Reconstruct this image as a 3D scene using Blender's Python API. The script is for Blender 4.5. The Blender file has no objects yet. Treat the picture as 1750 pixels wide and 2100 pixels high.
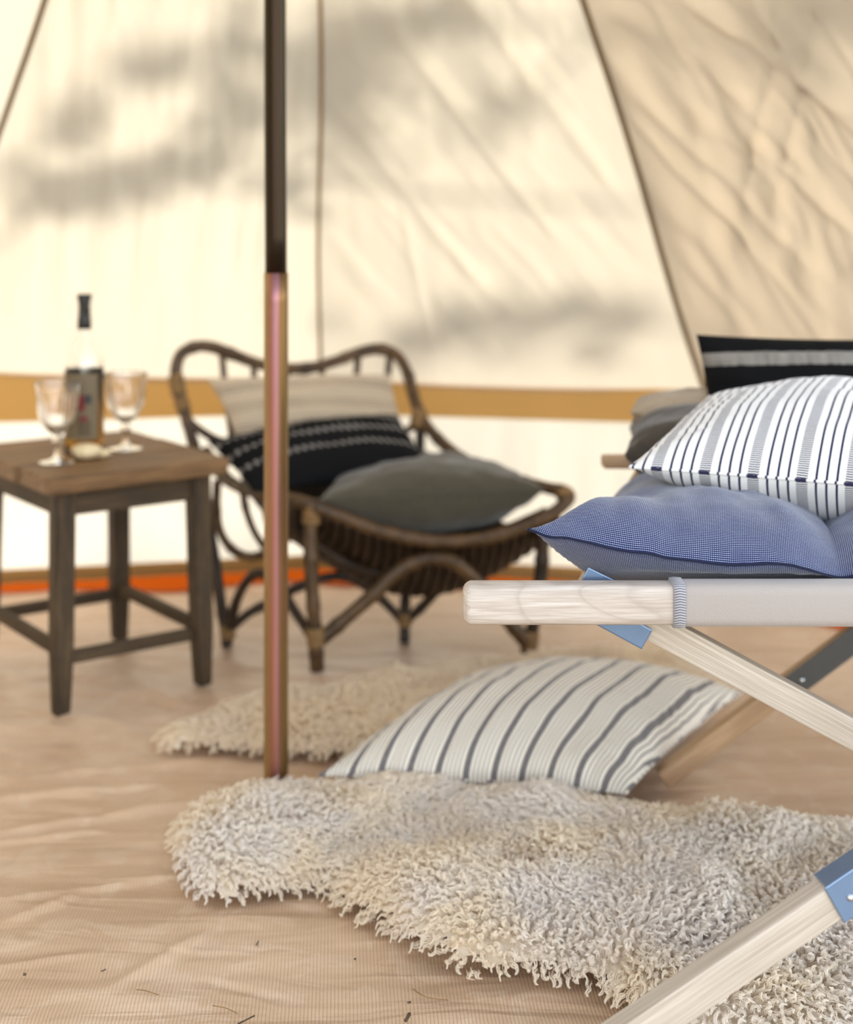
import bpy, bmesh, math, random
import numpy as np
from mathutils import Vector, Matrix

random.seed(7)
rng = np.random.default_rng(7)
SC = bpy.context.scene
COL = SC.collection
PI = math.pi

# ------------------------------------------------------------------ camera
F = 50.0 / 36.0 * 2100.0          # focal length in photo pixels
CAMH = 1.0
cd = bpy.data.cameras.new('camera')
cd.sensor_fit = 'VERTICAL'; cd.sensor_height = 36.0; cd.lens = 50.0
cd.shift_y = -620.0 / 2100.0
cd.clip_start = 0.05; cd.clip_end = 200
cd.dof.use_dof = True; cd.dof.focus_distance = 1.72; cd.dof.aperture_fstop = 2.5
cam = bpy.data.objects.new('camera', cd)
cam.location = (0, 0, CAMH); cam.rotation_euler = (math.radians(90), 0, 0)
COL.objects.link(cam); SC.camera = cam

# ------------------------------------------------------------------ sky, sun, exposure
SUN = Vector((-0.38, 0.78, 0.47)).normalized()
w = bpy.data.worlds.new('sky'); SC.world = w; w.use_nodes = True
nt = w.node_tree; nt.nodes.clear()
sky = nt.nodes.new('ShaderNodeTexSky'); sky.sky_type = 'NISHITA'; sky.sun_disc = False
sky.sun_elevation = math.asin(SUN.z); sky.sun_rotation = math.atan2(SUN.x, SUN.y)
sky.dust_density = 0.1
bg = nt.nodes.new('ShaderNodeBackground'); bg.inputs[1].default_value = 0.68
ow = nt.nodes.new('ShaderNodeOutputWorld')
hz = nt.nodes.new('ShaderNodeHueSaturation'); hz.inputs['Saturation'].default_value = .38   # thin high haze
nt.links.new(sky.outputs[0], hz.inputs['Color']); nt.links.new(hz.outputs[0], bg.inputs[0]); nt.links.new(bg.outputs[0], ow.inputs[0])
sl = bpy.data.lights.new('sun', 'SUN'); sl.energy = 4.35; sl.angle = math.radians(1.9); sl.color = (1.0, 0.95, 0.86)
so = bpy.data.objects.new('sun', sl); so.rotation_euler = SUN.to_track_quat('Z', 'Y').to_euler()
so.location = SUN * 12; COL.objects.link(so)
SC.view_settings.view_transform = 'Standard'; SC.view_settings.look = 'None'
SC.view_settings.gamma = 1.0; SC.view_settings.use_curve_mapping = False
SC.view_settings.exposure = 0.0
SC.cycles.max_bounces = 10; SC.cycles.diffuse_bounces = 5; SC.cycles.transmission_bounces = 8
SC.cycles.transparent_max_bounces = 8; SC.cycles.caustics_refractive = False; SC.cycles.caustics_reflective = False

# ------------------------------------------------------------------ helpers
def P(px, py, Y):
    """world point at depth Y seen at photo pixel (px, py)"""
    return Vector(((px - 875.0) / F * Y, Y, CAMH - (py - 430.0) / F * Y))
def PZ(px, py, z=0.0):
    Y = (CAMH - z) * F / (py - 430.0)
    return Vector(((px - 875.0) / F * Y, Y, z))

def props(o, label=None, cat=None, group=None, kind=None):
    if label: o['label'] = label
    if cat: o['category'] = cat
    if group: o['group'] = group
    if kind: o['kind'] = kind
    return o
def empty(name, loc, label=None, cat=None, group=None, kind=None):
    o = bpy.data.objects.new(name, None); COL.objects.link(o); o.location = loc
    o.empty_display_size = 0.05
    return props(o, label, cat, group, kind)
def link(name, me, mat, parent=None, smooth=True):
    o = bpy.data.objects.new(name, me); COL.objects.link(o)
    if mat is not None: me.materials.append(mat)
    if smooth:
        me.polygons.foreach_set('use_smooth', [True] * len(me.polygons))
    if parent is not None:
        o.parent = parent
        o.matrix_parent_inverse = Matrix.Translation(parent.location).inverted()
    return o
def mesh(name, verts, faces, mat, parent=None, smooth=True, uv=None):
    me = bpy.data.meshes.new(name)
    me.from_pydata([tuple(v) for v in verts], [], faces)
    if uv is not None:
        lay = me.uv_layers.new(name='UVMap')
        idx = np.empty(len(me.loops), dtype=np.int32); me.loops.foreach_get('vertex_index', idx)
        lay.data.foreach_set('uv', np.asarray(uv, dtype=np.float32)[idx].ravel())
    me.update()
    return link(name, me, mat, parent, smooth)

def vn(x, y, seed=0):
    """smooth value noise in numpy, about -1..1"""
    x = np.asarray(x, float); y = np.asarray(y, float)
    xi = np.floor(x).astype(np.int64); yi = np.floor(y).astype(np.int64)
    fx = x - xi; fy = y - yi
    fx = fx * fx * fx * (fx * (fx * 6 - 15) + 10); fy = fy * fy * fy * (fy * (fy * 6 - 15) + 10)
    def h(a, b):
        n = (a * 374761393 + b * 668265263 + seed * 974711) & 0x7fffffff
        n = ((n ^ (n >> 13)) * 1274126177) & 0x7fffffff
        n = ((n ^ (n >> 16)) * 60493) & 0x7fffffff
        return (n & 0xffff) / 32767.5 - 1.0
    return (h(xi, yi) * (1 - fx) + h(xi + 1, yi) * fx) * (1 - fy) + (h(xi, yi + 1) * (1 - fx) + h(xi + 1, yi + 1) * fx) * fy
def fbm(x, y, seed=0, oct=3):
    s = 0; a = 1.0
    for k in range(oct):
        s = s + a * vn(x * 2 ** k, y * 2 ** k, seed + k * 17); a *= 0.5
    return s

def spline(pts, n=8, closed=False):
    """Catmull-Rom through the points (any dimension)"""
    p = [np.array(q, float) for q in pts]; out = []
    m = len(p)
    rngs = range(m if closed else m - 1)
    for i in rngs:
        if closed: a, b, c, d = p[(i - 1) % m], p[i], p[(i + 1) % m], p[(i + 2) % m]
        else: a, b, c, d = p[max(i - 1, 0)], p[i], p[i + 1], p[min(i + 2, m - 1)]
        for k in range(n):
            t = k / n
            out.append(0.5 * ((2 * b) + (-a + c) * t + (2 * a - 5 * b + 4 * c - d) * t * t + (-a + 3 * b - 3 * c + d) * t ** 3))
    if not closed: out.append(p[-1])
    return out

def tube(path, rad, sides=10, caps=True):
    """verts, faces of a tube along path; rad float or list"""
    path = [Vector(q[:3]) for q in path]
    n = len(path)
    rads = rad if isinstance(rad, (list, tuple)) else [rad] * n
    V = []; Fc = []
    up = None
    for i, p in enumerate(path):
        t = (path[min(i + 1, n - 1)] - path[max(i - 1, 0)]).normalized()
        if up is None:
            up = t.orthogonal().normalized()
        up = (up - t * up.dot(t)).normalized()
        sd = t.cross(up)
        for k in range(sides):
            a = 2 * PI * k / sides
            V.append(p + (up * math.cos(a) + sd * math.sin(a)) * rads[i])
    for i in range(n - 1):
        for k in range(sides):
            a = i * sides + k; b = i * sides + (k + 1) % sides
            Fc.append((a, b, b + sides, a + sides))
    if caps:
        Fc.append(tuple(range(sides - 1, -1, -1))); Fc.append(tuple(range((n - 1) * sides, n * sides)))
    return V, Fc
def tube_obj(name, pts, rad, mat, parent=None, n=8, sides=10, knob=0.0, seed=0):
    path = spline(pts, n)
    if knob:
        L = 0; rr = []; prev = path[0]
        for q in path:
            L += float(np.linalg.norm(np.array(q[:3]) - np.array(prev[:3]))); prev = q
            ph = (L / 0.105 + seed * .37) % 1.0
            rr.append(rad * (1 + knob * math.exp(-((ph - .5) / .07) ** 2) + 0.04 * math.sin(L * 31 + seed)))
        rad = rr
    V, Fc = tube(path, rad, sides)
    return mesh(name, V, Fc, mat, parent)

def box_bm(bm, M, size, bevel=0.0, seg=2):
    """bevelled box in matrix M"""
    r = bmesh.ops.create_cube(bm, size=1.0)
    vs = r['verts']
    for v in vs: v.co = Vector((v.co.x * size[0], v.co.y * size[1], v.co.z * size[2]))
    if bevel > 0:
        es = list({e for v in vs for e in v.link_edges})
        rr = bmesh.ops.bevel(bm, geom=es, offset=bevel, segments=seg, affect='EDGES', profile=0.6)
        vs = list({v for f in rr['faces'] for v in f.verts} | {v for v in vs if v.is_valid})
    for v in vs: v.co = M @ v.co
def bm_obj(name, bm, mat, parent=None, smooth=False):
    me = bpy.data.meshes.new(name); bm.to_mesh(me); bm.free()
    o = link(name, me, mat, parent, smooth)
    return o
def box_obj(name, M, size, mat, parent=None, bevel=0.002, seg=2):
    bm = bmesh.new(); box_bm(bm, Matrix.Identity(4), size, bevel, seg)
    o = bm_obj(name, bm, mat, parent, smooth=False)
    o.matrix_basis = M                                     # keeps the grain running along the piece
    return o
def beam_matrix(a, b, side=Vector((0, 1, 0))):
    """frame with X along a->b, Y along side, origin mid; returns matrix, length"""
    a = Vector(a); b = Vector(b); x = (b - a).normalized(); z = x.cross(side).normalized(); y = z.cross(x)
    M = Matrix((x, y, z)).transposed().to_4x4(); M.translation = (a + b) / 2
    return M, (b - a).length
def beam_obj(name, a, b, w, h, mat, parent=None, bevel=0.003, side=Vector((0, 1, 0)), seg=2):
    M, L = beam_matrix(a, b, side)
    return box_obj(name, M, (L, w, h), mat, parent, bevel, seg)
def tapered_post(name, top, bot, wt, wb, ang, mat, parent):
    bm = bmesh.new(); vs = []
    for (c, w_) in ((bot, wb), (Vector(bot).lerp(Vector(top), .28), wb + (wt - wb) * .75), (top, wt)):
        for k in range(4):
            a = ang + PI / 4 + k * PI / 2
            vs.append(bm.verts.new(Vector(c) + Vector((math.cos(a), math.sin(a), 0)) * w_ / math.sqrt(2)))
    bm.faces.new(vs[0:4][::-1]); bm.faces.new(vs[8:12])
    for r in (0, 4):
        for k in range(4): bm.faces.new((vs[r + k], vs[r + (k + 1) % 4], vs[r + 4 + (k + 1) % 4], vs[r + 4 + k]))
    bmesh.ops.bevel(bm, geom=bm.edges[:], offset=0.003, segments=2, affect='EDGES')
    return bm_obj(name, bm, mat, parent)

def lathe(profile, seg=40, ribs=0, rib_amp=0.0, rib_range=None):
    V = []; Fc = []
    for (r, z) in profile:
        for k in range(seg):
            a = 2 * PI * k / seg; rr = r
            if ribs and rib_range[0] <= z <= rib_range[1]:
                e = min((z - rib_range[0]) / .012, (rib_range[1] - z) / .012, 1.0)
                rr = r - rib_amp * e * (0.5 - 0.5 * abs(math.cos(ribs * a / 2)))
            V.append((rr * math.cos(a), rr * math.sin(a), z))
    for i in range(len(profile) - 1):
        for k in range(seg):
            a = i * seg + k; b = i * seg + (k + 1) % seg
            Fc.append((a, b, b + seg, a + seg))
    return V, Fc

def grid_faces(nu, nv, off=0, flip=False):
    f = []
    for j in range(nv - 1):
        for i in range(nu - 1):
            a = off + j * nu + i
            q = (a, a + 1, a + nu + 1, a + nu)
            f.append(q[::-1] if flip else q)
    return f

# ------------------------------------------------------------------ node materials
class NB:
    def __init__(s, name):
        s.m = bpy.data.materials.new(name); s.m.use_nodes = True
        s.t = s.m.node_tree; s.t.nodes.clear()
        s.out = s.t.nodes.new('ShaderNodeOutputMaterial')
    def n(s, typ, **kw):
        nd = s.t.nodes.new(typ)
        for k, v in kw.items():
            if k.startswith('i_'):
                key = k[2:]
                nd.inputs[int(key) if key.isdigit() else key].default_value = v
            else: setattr(nd, k, v)
        return nd
    def l(s, a, b): s.t.links.new(a, b)
    def math(s, op, a, b=None, clamp=False):
        nd = s.t.nodes.new('ShaderNodeMath'); nd.operation = op; nd.use_clamp = clamp
        for i, v in enumerate((a, b)):
            if v is None: continue
            if hasattr(v, 'links'): s.l(v, nd.inputs[i])
            else: nd.inputs[i].default_value = v
        return nd.outputs[0]
    def coord(s, kind='Object'):
        return s.n('ShaderNodeTexCoord').outputs[kind]
    def mapping(s, vec, scale=(1, 1, 1), rot=(0, 0, 0), loc=(0, 0, 0)):
        mp = s.n('ShaderNodeMapping'); mp.inputs['Scale'].default_value = scale
        mp.inputs['Rotation'].default_value = rot; mp.inputs['Location'].default_value = loc
        s.l(vec, mp.inputs['Vector']); return mp.outputs[0]
    def noise(s, vec, scale=5, detail=3, rough=.55, dist=0.0):
        nd = s.n('ShaderNodeTexNoise'); nd.inputs['Scale'].default_value = scale
        nd.inputs['Detail'].default_value = detail; nd.inputs['Roughness'].default_value = rough
        nd.inputs['Distortion'].default_value = dist
        s.l(vec, nd.inputs['Vector']); return nd.outputs['Fac']
    def ramp(s, fac, stops, interp='LINEAR'):
        r = s.n('ShaderNodeValToRGB'); e = r.color_ramp.elements; r.color_ramp.interpolation = interp
        while len(e) > 1: e.remove(e[-1])
        e[0].position = stops[0][0]; e[0].color = (*stops[0][1], 1)
        for p_, c in stops[1:]:
            q = e.new(p_); q.color = (*c, 1)
        s.l(fac, r.inputs[0]); return r.outputs[0]
    def mix(s, fac, a, b, typ='MIX'):
        m = s.n('ShaderNodeMix', data_type='RGBA', blend_type=typ)
        for sock, v in ((m.inputs[0], fac), (m.inputs[6], a), (m.inputs[7], b)):
            if hasattr(v, 'links'): s.l(v, sock)
            elif isinstance(v, (int, float)): sock.default_value = v
            else: sock.default_value = (*v, 1)
        return m.outputs[2]
    def bump(s, h, strength=.3, dist=.01, normal=None):
        b = s.n('ShaderNodeBump'); b.inputs['Strength'].default_value = strength; b.inputs['Distance'].default_value = dist
        s.l(h, b.inputs['Height'])
        if normal is not None: s.l(normal, b.inputs['Normal'])
        return b.outputs[0]
    def principled(s, color, rough=.6, metal=0.0, normal=None, spec=.5, **kw):
        b = s.n('ShaderNodeBsdfPrincipled')
        if hasattr(color, 'links'): s.l(color, b.inputs['Base Color'])
        else: b.inputs['Base Color'].default_value = (*color, 1)
        if hasattr(rough, 'links'): s.l(rough, b.inputs['Roughness'])
        else: b.inputs['Roughness'].default_value = rough
        b.inputs['Metallic'].default_value = metal
        b.inputs['Specular IOR Level'].default_value = spec
        if normal is not None: s.l(normal, b.inputs['Normal'])
        for k, v in kw.items(): b.inputs[k.replace('_', ' ')].default_value = v
        return b
    def done(s, shader):
        s.l(shader.outputs[0] if hasattr(shader, 'outputs') else shader, s.out.inputs['Surface']); return s.m

def srgb(r, g, b):
    f = lambda c: (c / 255 / 12.92) if c <= 10 else ((c / 255 + .055) / 1.055) ** 2.4
    return (f(r), f(g), f(b))

def wood_mat(name, c_dark, c_light, grain=(1.5, 22, 22), rough=.6, bump=.15, swirl=.6, scale=6, rings=0.0):
    b = NB(name); co = b.coord('Object')
    co = b.mapping(co, loc=(.013, .37, .11))
    v = b.mapping(co, scale=grain)
    n1 = b.noise(v, scale=scale, detail=5, rough=.6, dist=swirl)
    fine = b.noise(b.mapping(co, scale=(grain[0] * 2, grain[1] * 7, grain[2] * 7)), scale=scale, detail=3)
    f = b.math('ADD', b.math('MULTIPLY', n1, .7), b.math('MULTIPLY', fine, .3))
    col = b.ramp(f, [(.34, c_dark), (.5, tuple((a + c) / 2 for a, c in zip(c_dark, c_light))), (.62, c_light)])
    if rings:
        w_ = b.noise(b.mapping(co, scale=(3.2, 11, 11)), scale=1.0, detail=1.5, rough=.4, dist=.9)
        fr = b.math('FRACT', b.math('MULTIPLY', w_, rings))
        col = b.mix(b.ramp(fr, [(.0, (.45,) * 3), (.12, (.12,) * 3), (.45, (0, 0, 0)), (.8, (.12,) * 3), (1.0, (.45,) * 3)]), col, tuple(.80 * q for q in c_dark))
    nm = b.bump(f, bump, .002)
    return b.done(b.principled(col, rough, normal=nm, spec=.35))

def rope(name, c, c2, rough=.7):
    return wood_mat(name, c, c2, grain=(8, 8, 8), rough=rough, scale=4)

# canvas: thin cotton that lets sunlight through
def canvas_mat(name, diff, trans, tfac=.5, weave=True, bump=.25, wr=(14, 3)):
    b = NB(name); co = b.coord('UV')
    n1 = b.noise(b.mapping(co, scale=(wr[0], wr[1], 1)), scale=1.0, detail=4, rough=.5, dist=.4)
    n2 = b.noise(b.mapping(co, scale=(220, 60, 1)), scale=1.0, detail=2)
    h = b.math('ADD', n1, b.math('MULTIPLY', n2, .04))
    nm = b.bump(h, bump, .02)
    mottle = b.noise(co, scale=5, detail=3)
    dc = b.mix(mottle, tuple(.94 * x for x in diff), diff)
    tc = b.mix(mottle, tuple(.94 * x for x in trans), trans)
    d = b.n('ShaderNodeBsdfDiffuse'); b.l(dc, d.inputs[0]); b.l(nm, d.inputs['Normal'])
    t = b.n('ShaderNodeBsdfTranslucent'); b.l(tc, t.inputs[0]); b.l(nm, t.inputs['Normal'])
    m = b.n('ShaderNodeMixShader'); m.inputs[0].default_value = tfac
    b.l(d.outputs[0], m.inputs[1]); b.l(t.outputs[0], m.inputs[2])
    return b.done(m)

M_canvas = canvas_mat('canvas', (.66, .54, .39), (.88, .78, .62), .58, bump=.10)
M_canvas_r = canvas_mat('canvas_wrinkled_shaded', (.60, .49, .36), (.74, .59, .42), .54, bump=.35, wr=(9, 5))  # right panel turned from the sun; its dimness is put into the colour
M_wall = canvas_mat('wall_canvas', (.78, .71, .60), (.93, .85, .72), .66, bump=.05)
M_band = canvas_mat('band_canvas', (.55, .36, .14), (.62, .34, .10), .45, bump=.05)
M_hem = canvas_mat('hem_canvas', (.36, .22, .09), (.40, .21, .07), .35, bump=.05)
M_seam = canvas_mat('seam_canvas', (.22, .15, .08), (.25, .13, .05), .12, bump=.05)
M_orange = canvas_mat('orange_sheet', (.80, .16, .015), (.85, .18, .01), .3, bump=.1)

# groundsheet: ribbed woven plastic
def ground_mat():
    b = NB('groundsheet'); co = b.coord('Object')
    rot = b.mapping(co, rot=(0, 0, math.radians(-3.4)))
    w_ = b.n('ShaderNodeTexWave', wave_type='BANDS', bands_direction='X', i_Scale=66.0, i_Distortion=0.35, i_Detail=1.0)
    w_.inputs['Detail Scale'].default_value = 1.0
    b.l(rot, w_.inputs['Vector'])
    big = b.noise(co, scale=2.2, detail=4, rough=.55, dist=.6)
    wr = b.noise(b.mapping(co, scale=(1.1, 5.5, 1)), scale=2.6, detail=4, rough=.5, dist=1.2)
    patch = b.noise(b.mapping(co, scale=(1, 1, 1)), scale=9, detail=3, rough=.6, dist=1.5)
    col = b.ramp(big, [(.3, srgb(190, 158, 128)), (.55, srgb(208, 178, 148)), (.72, srgb(220, 194, 168))])
    pf = b.ramp(patch, [(.53, (0, 0, 0)), (.58, (1, 1, 1))])
    col = b.mix(b.math('MULTIPLY', pf, .30), col, srgb(226, 204, 180))  # pale blotches put floor highlights and shadow patches into the colour
    lf = b.ramp(w_.outputs['Fac'], [(.0, (0, 0, 0)), (.35, (1, 1, 1))])
    col = b.mix(b.math('SUBTRACT', 1.0, lf), col, b.mix(.42, col, srgb(120, 84, 60)))
    n1 = b.bump(wr, .28, .03)
    n2 = b.bump(w_.outputs['Fac'], .35, .0012, normal=n1)
    rg = b.math('ADD', .22, b.math('MULTIPLY', patch, .20))
    return b.done(b.principled(col, rg, normal=n2, spec=.7))
M_floor = ground_mat()
g = NB('grass_ground'); M_grass = g.done(g.principled(g.ramp(g.noise(g.coord('Object'), 9, 5), [(.3, (.05, .07, .02)), (.7, (.16, .17, .06))]), .9))

# ------------------------------------------------------------------ tent shell
APEX = Vector((-.181, 2.41, 2.81))
ring = [  # x, y, wall-top height, going round
    Vector((-1.95, 2.75, .56)), Vector((-1.34, 3.77, .571)), Vector((-.299, 3.98, .522)), Vector((.743, 3.77, .518)),
    Vector((1.62, 3.05, .53)), Vector((2.05, 1.5, .55)), Vector((1.5, .1, .55)), Vector((.2, -.75, .55)), Vector((-1.35, -.35, .55)), Vector((-2.15, 1.1, .55))]
NR = len(ring)
ceiling = empty('ceiling', (APEX.x, APEX.y, 0), kind='structure')
walls = {}
for side in ('back', 'left', 'right', 'front'):
    walls[side] = empty('wall_' + side, {'back': (-.3, 3.9, 0), 'left': (-1.9, 2.0, 0), 'right': (1.9, 2.2, 0), 'front': (-.6, -.5, 0)}[side], kind='structure')
side_of = ['back', 'back', 'back', 'right', None, None, None, None, 'front', 'left']
side_of[0] = 'left'
tube_trim = []
def roof_panel(i):
    a, b_ = ring[i], ring[(i + 1) % NR]
    fine = i in (0, 1, 2, 3)
    nu, nv = (110, 200) if fine else (14, 20)
    S, T = np.meshgrid(np.linspace(0, 1, nu), np.linspace(0, 1, nv) ** (1.25 if fine else 1))
    A = np.array(a); B = np.array(b_); C = np.array(APEX)
    E = A[None, None] * (1 - S[..., None]) + B[None, None] * S[..., None]
    Pt = E * (1 - T[..., None]) + C[None, None] * T[..., None]
    n = np.cross(B - A, C - A); n /= np.linalg.norm(n)
    if np.dot(n, C * [1, 1, 0] - (A + B) / 2 * [1, 1, 0]) < 0: n = -n      # points inward
    ux = (B - A) / np.linalg.norm(B - A); vz = np.cross(n, ux); vz = vz if vz[2] > 0 else -vz
    wx = (Pt - A) @ ux; wz = (Pt - A) @ vz
    edge = np.clip(np.minimum(S, 1 - S) * 9, 0, 1)
    bot = np.clip(T * 7, 0, 1)
    h = 0.02 * 4 * S * (1 - S) * (1 - T)
    if i == 1:
        h += .0050 * fbm(wx * 19, wz * 2.2, 3) * bot + .006 * vn(wx * 5, wz * 1.3, 5) * bot
        h += .003 * np.clip(fbm((wx + wz * .25) * 30, wz * 4, 61), 0, 2) * np.clip((wz - .5) * 2, 0, 1)
    if i == 2:
        d = (wx * .80 + wz * .55); q = (-wx * .55 + wz * .80)
        h += (.0064 * fbm(d * 17, q * 2.6, 8) + .0055 * vn(wx * 26, wz * 3.5, 9) * np.clip(wz - .1, 0, 1)) * bot
        h += .014 * np.exp(-((1 - S) * (1.06 * (1 - T)) / .055) ** 2) * np.clip(vn(wz * 3.2, wz * 0, 31) + .55, 0, 1)
        # long taut creases
        for (x0, z0, x1, z1, am, wd) in ((.25, 1.25, .78, .35, .010, .016), (.12, .95, .52, .32, .008, .014), (.45, 1.3, .9, .55, .010, .018), (.30, .7, .34, .12, .006, .012)):
            dx, dz = x1 - x0, z1 - z0; L = math.hypot(dx, dz)
            al = ((wx - x0) * dx + (wz - z0) * dz) / L; pe = ((wx - x0) * dz - (wz - z0) * dx) / L
            h += am * np.exp(-(pe / wd) ** 2) * np.clip(al / L * 3, 0, 1) * np.clip((1.15 - al / L) * 3, 0, 1)
    if i == 3:
        d = (wx * .74 + wz * .50); q = (-wx * .50 + wz * .74)
        warp = .10 * vn(wx * 3, wz * 3, 21)
        h += (.016 * fbm((d + warp) * 12, q * 2.4, 11, 3) + .013 * vn((wx + warp) * 17, wz * 3.5, 14)) * np.clip(T * 5, .25, 1) * np.clip(edge + .3, 0, 1)
        h += .007 * np.clip(1 - np.abs(fbm((d - .3 * wz) * 8, q * 1.6, 77, 2)) * 4, 0, 1) * bot
        for (x0, z0, x1, z1, am, wd) in ((.05, 1.45, .75, .75, .020, .020), (.02, 1.1, .42, .45, .016, .016), (.0, .98, .3, .5, .013, .012), (.62, 1.3, .30, .62, .009, .012), (.70, 1.3, .38, .62, .009, .012),
                                         (.35, .85, .62, .4, .015, .014), (.5, 1.0, .85, .5, .017, .018), (.15, .8, .38, .25, .013, .014), (.85, .72, .50, .42, .006, .010), (.3, 1.6, .9, 1.0, .02, .02)):
            dx, dz = x1 - x0, z1 - z0; L = math.hypot(dx, dz)
            al = ((wx - x0) * dx + (wz - z0) * dz) / L; pe = ((wx - x0) * dz - (wz - z0) * dx) / L + .012 * vn(al * 6, al * 0 + x0 * 9, 5)
            h += am * np.exp(-(pe / wd) ** 2) * np.clip(al / L * 3, 0, 1) * np.clip((1.15 - al / L) * 3, 0, 1)
    h *= np.clip(edge, 0, 1) if i != 3 else np.clip(edge * 3, 0, 1)
    Pt = Pt + n[None, None] * h[..., None]
    uv = np.stack([wx, wz], -1).reshape(-1, 2)
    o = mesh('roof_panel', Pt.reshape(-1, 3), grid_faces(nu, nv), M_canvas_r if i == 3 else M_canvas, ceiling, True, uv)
    return o
for i in range(NR): 
    if i not in (4, 5, 6, 7): roof_panel(i)
for i in range(NR):                                      # ribs sewn along the roof seams
    a = ring[i]; inw = Vector((APEX.x - a.x, APEX.y - a.y, 0)).normalized()
    off = inw * .010
    pts = [a.lerp(APEX, t) + off + Vector((.004 * math.sin(t * 17 + i), 0, 0)) for t in np.linspace(0, .97, 14)]
    tube_obj('seam', pts, .0050 if i == 2 else .0075, M_hem if i == 2 else M_seam, ceiling, n=3, sides=6)

def strip(name, i, z0f, z1f, inset, mat, parent, nu=60, nz=12, wave=0.0, out0=0.0, thick=None):
    """a vertical strip of the wall between fractions/heights"""
    a, b_ = ring[i], ring[(i + 1) % NR]
    mid = (a + b_) / 2; inw = Vector((APEX.x - mid.x, APEX.y - mid.y, 0)).normalized()
    V = []; UV = []
    for j in range(nz):
        t = j / (nz - 1)
        for k in range(nu):
            s = k / (nu - 1); q = a.lerp(b_, s)
            z0 = z0f(s) if callable(z0f) else z0f; z1 = z1f(q.z) if callable(z1f) else z1f
            z = z0 + (z1 - z0) * t
            wv = wave * (float(vn(s * 9 + i * 7, z * 3, 4)) + .4 * float(vn(s * 31 + i * 7, z * 9, 6))) * math.sin(PI * min(max(z / q.z, 0), 1)) 
            p = Vector((q.x, q.y, 0)) + inw * (inset + wv + out0 * (1 - t))
            V.append((p.x, p.y, z)); UV.append((s * (b_ - a).length, z))
    return mesh(name, V, grid_faces(nu, nz), mat, parent, True, UV)
for i in range(NR):
    sd = side_of[i]
    if sd is None: continue
    wp = walls[sd]
    n = 60 if i in (0, 1, 2, 3) else 10
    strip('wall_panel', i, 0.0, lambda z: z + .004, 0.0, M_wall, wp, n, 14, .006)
    if i in (0, 1, 2, 3, 4):
        strip('band', i, lambda s: .425 if i == 3 else .432, lambda z: z + .006, .014, M_band, wp, n, 6, .002)
        strip('hem', i, 0.0, .038, .012, M_hem, wp, n, 4, .0, .040)
        # zip running along the foot of the wall: tape and stitched teeth
        strip('zip_tape', i, .018, .032, .030, M_band, wp, n, 2, .0)
        a, b_ = ring[i], ring[(i + 1) % NR]; mid = (a + b_) / 2; inw = Vector((APEX.x - mid.x, APEX.y - mid.y, 0)).normalized()
        tube_obj('zip', [Vector((a.x, a.y, .025)) + inw * .033, Vector((b_.x, b_.y, .025)) + inw * .033], .0022, M_seam, wp, n=4, sides=5)
    if i in (0, 1, 2, 3, 4):                              # orange mud flap on the ground inside the wall
        a, b_ = ring[i], ring[(i + 1) % NR]
        V = []; UV = []; nu, nvv = 80, 8
        mid = (a + b_) / 2; inw = Vector((APEX.x - mid.x, APEX.y - mid.y, 0)).normalized()
        ca = (Vector((APEX.x, APEX.y, 0)) - Vector((a.x, a.y, 0))).normalized(); cb = (Vector((APEX.x, APEX.y, 0)) - Vector((b_.x, b_.y, 0))).normalized()
        for j in range(nvv):
            t = j / (nvv - 1)
            for k in range(nu):
                s = k / (nu - 1); q = Vector((a.x, a.y, 0)).lerp(Vector((b_.x, b_.y, 0)), s)
                dirn = ca.lerp(cb, s).normalized()
                wd = .10 + .03 * float(vn(s * 5 + i * 3, 0, 12))
                z = .006 * (1 - t) ** 1.6 + .003 + .003 * float(vn(s * 22 + i * 9, t * 3, 13)) * (1 - t)
                p = q + dirn * (.05 + wd * t); V.append((p.x, p.y, max(z, .003))); UV.append((s, t))
        mesh('mud_flap', V, grid_faces(nu, nvv), M_orange, wp, True, UV)

# groundsheet
xs = np.concatenate([np.linspace(-1.1, 1.25, 340)]); ys = np.linspace(1.5, 3.95, 520)
X, Y = np.meshgrid(xs, ys)
def wrinkle(X, Y):
    z = .0040 * fbm(X * 1.7 + Y * .6, Y * 7.5, 41, 3)
    left = np.clip((-.05 - X) * 2.2, 0, 1) * np.clip((Y - 1.9) * 2, .25, 1)
    z += .0050 * left * fbm(X * 2.6 - Y * .5, Y * 9 + X * 3.0, 43, 3) + .0016 * vn(X * 9 + Y * 14, Y * 22 - X * 9, 44)
    rt = np.exp(-((Y - 2.52) / .24) ** 2) * np.clip((X - .30) * 4, 0, 1)
    z += rt * (.0085 * vn(X * 1.3, Y * 26 + X * 2, 45) + .004 * vn(X * 2.2, Y * 52 + X * 3, 46))
    for (x0, y0, x1, y1, am, wd) in ((-.66, 2.05, -.40, 2.13, .005, .006), (-.50, 2.12, -.33, 2.145, .004, .005), (-.62, 1.87, -.44, 1.92, .004, .005), (-.74, 2.26, -.36, 2.42, .011, .014), (-.80, 2.40, -.42, 2.50, .010, .016), (-.84, 2.20, -.50, 2.30, .008, .012), (-.70, 2.52, -.40, 2.60, .009, .018), (-.60, 1.98, -.50, 2.10, .007, .010), (-.42, 1.82, -.30, 1.98, .006, .010), (-.30, 1.86, -.16, 1.80, -.004, .007),
                                     (-.62, 3.0, -.47, 2.86, .008, .018), (-.9, 2.9, -.55, 2.75, .007, .02)):
        dx, dy = x1 - x0, y1 - y0; L = math.hypot(dx, dy)
        al = ((X - x0) * dx + (Y - y0) * dy) / L; pe = ((X - x0) * dy - (Y - y0) * dx) / L
        z += am * np.exp(-(pe / wd) ** 2) * np.clip(al / L * 4, 0, 1) * np.clip((1 - al / L) * 4, 0, 1)
    return z
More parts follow.
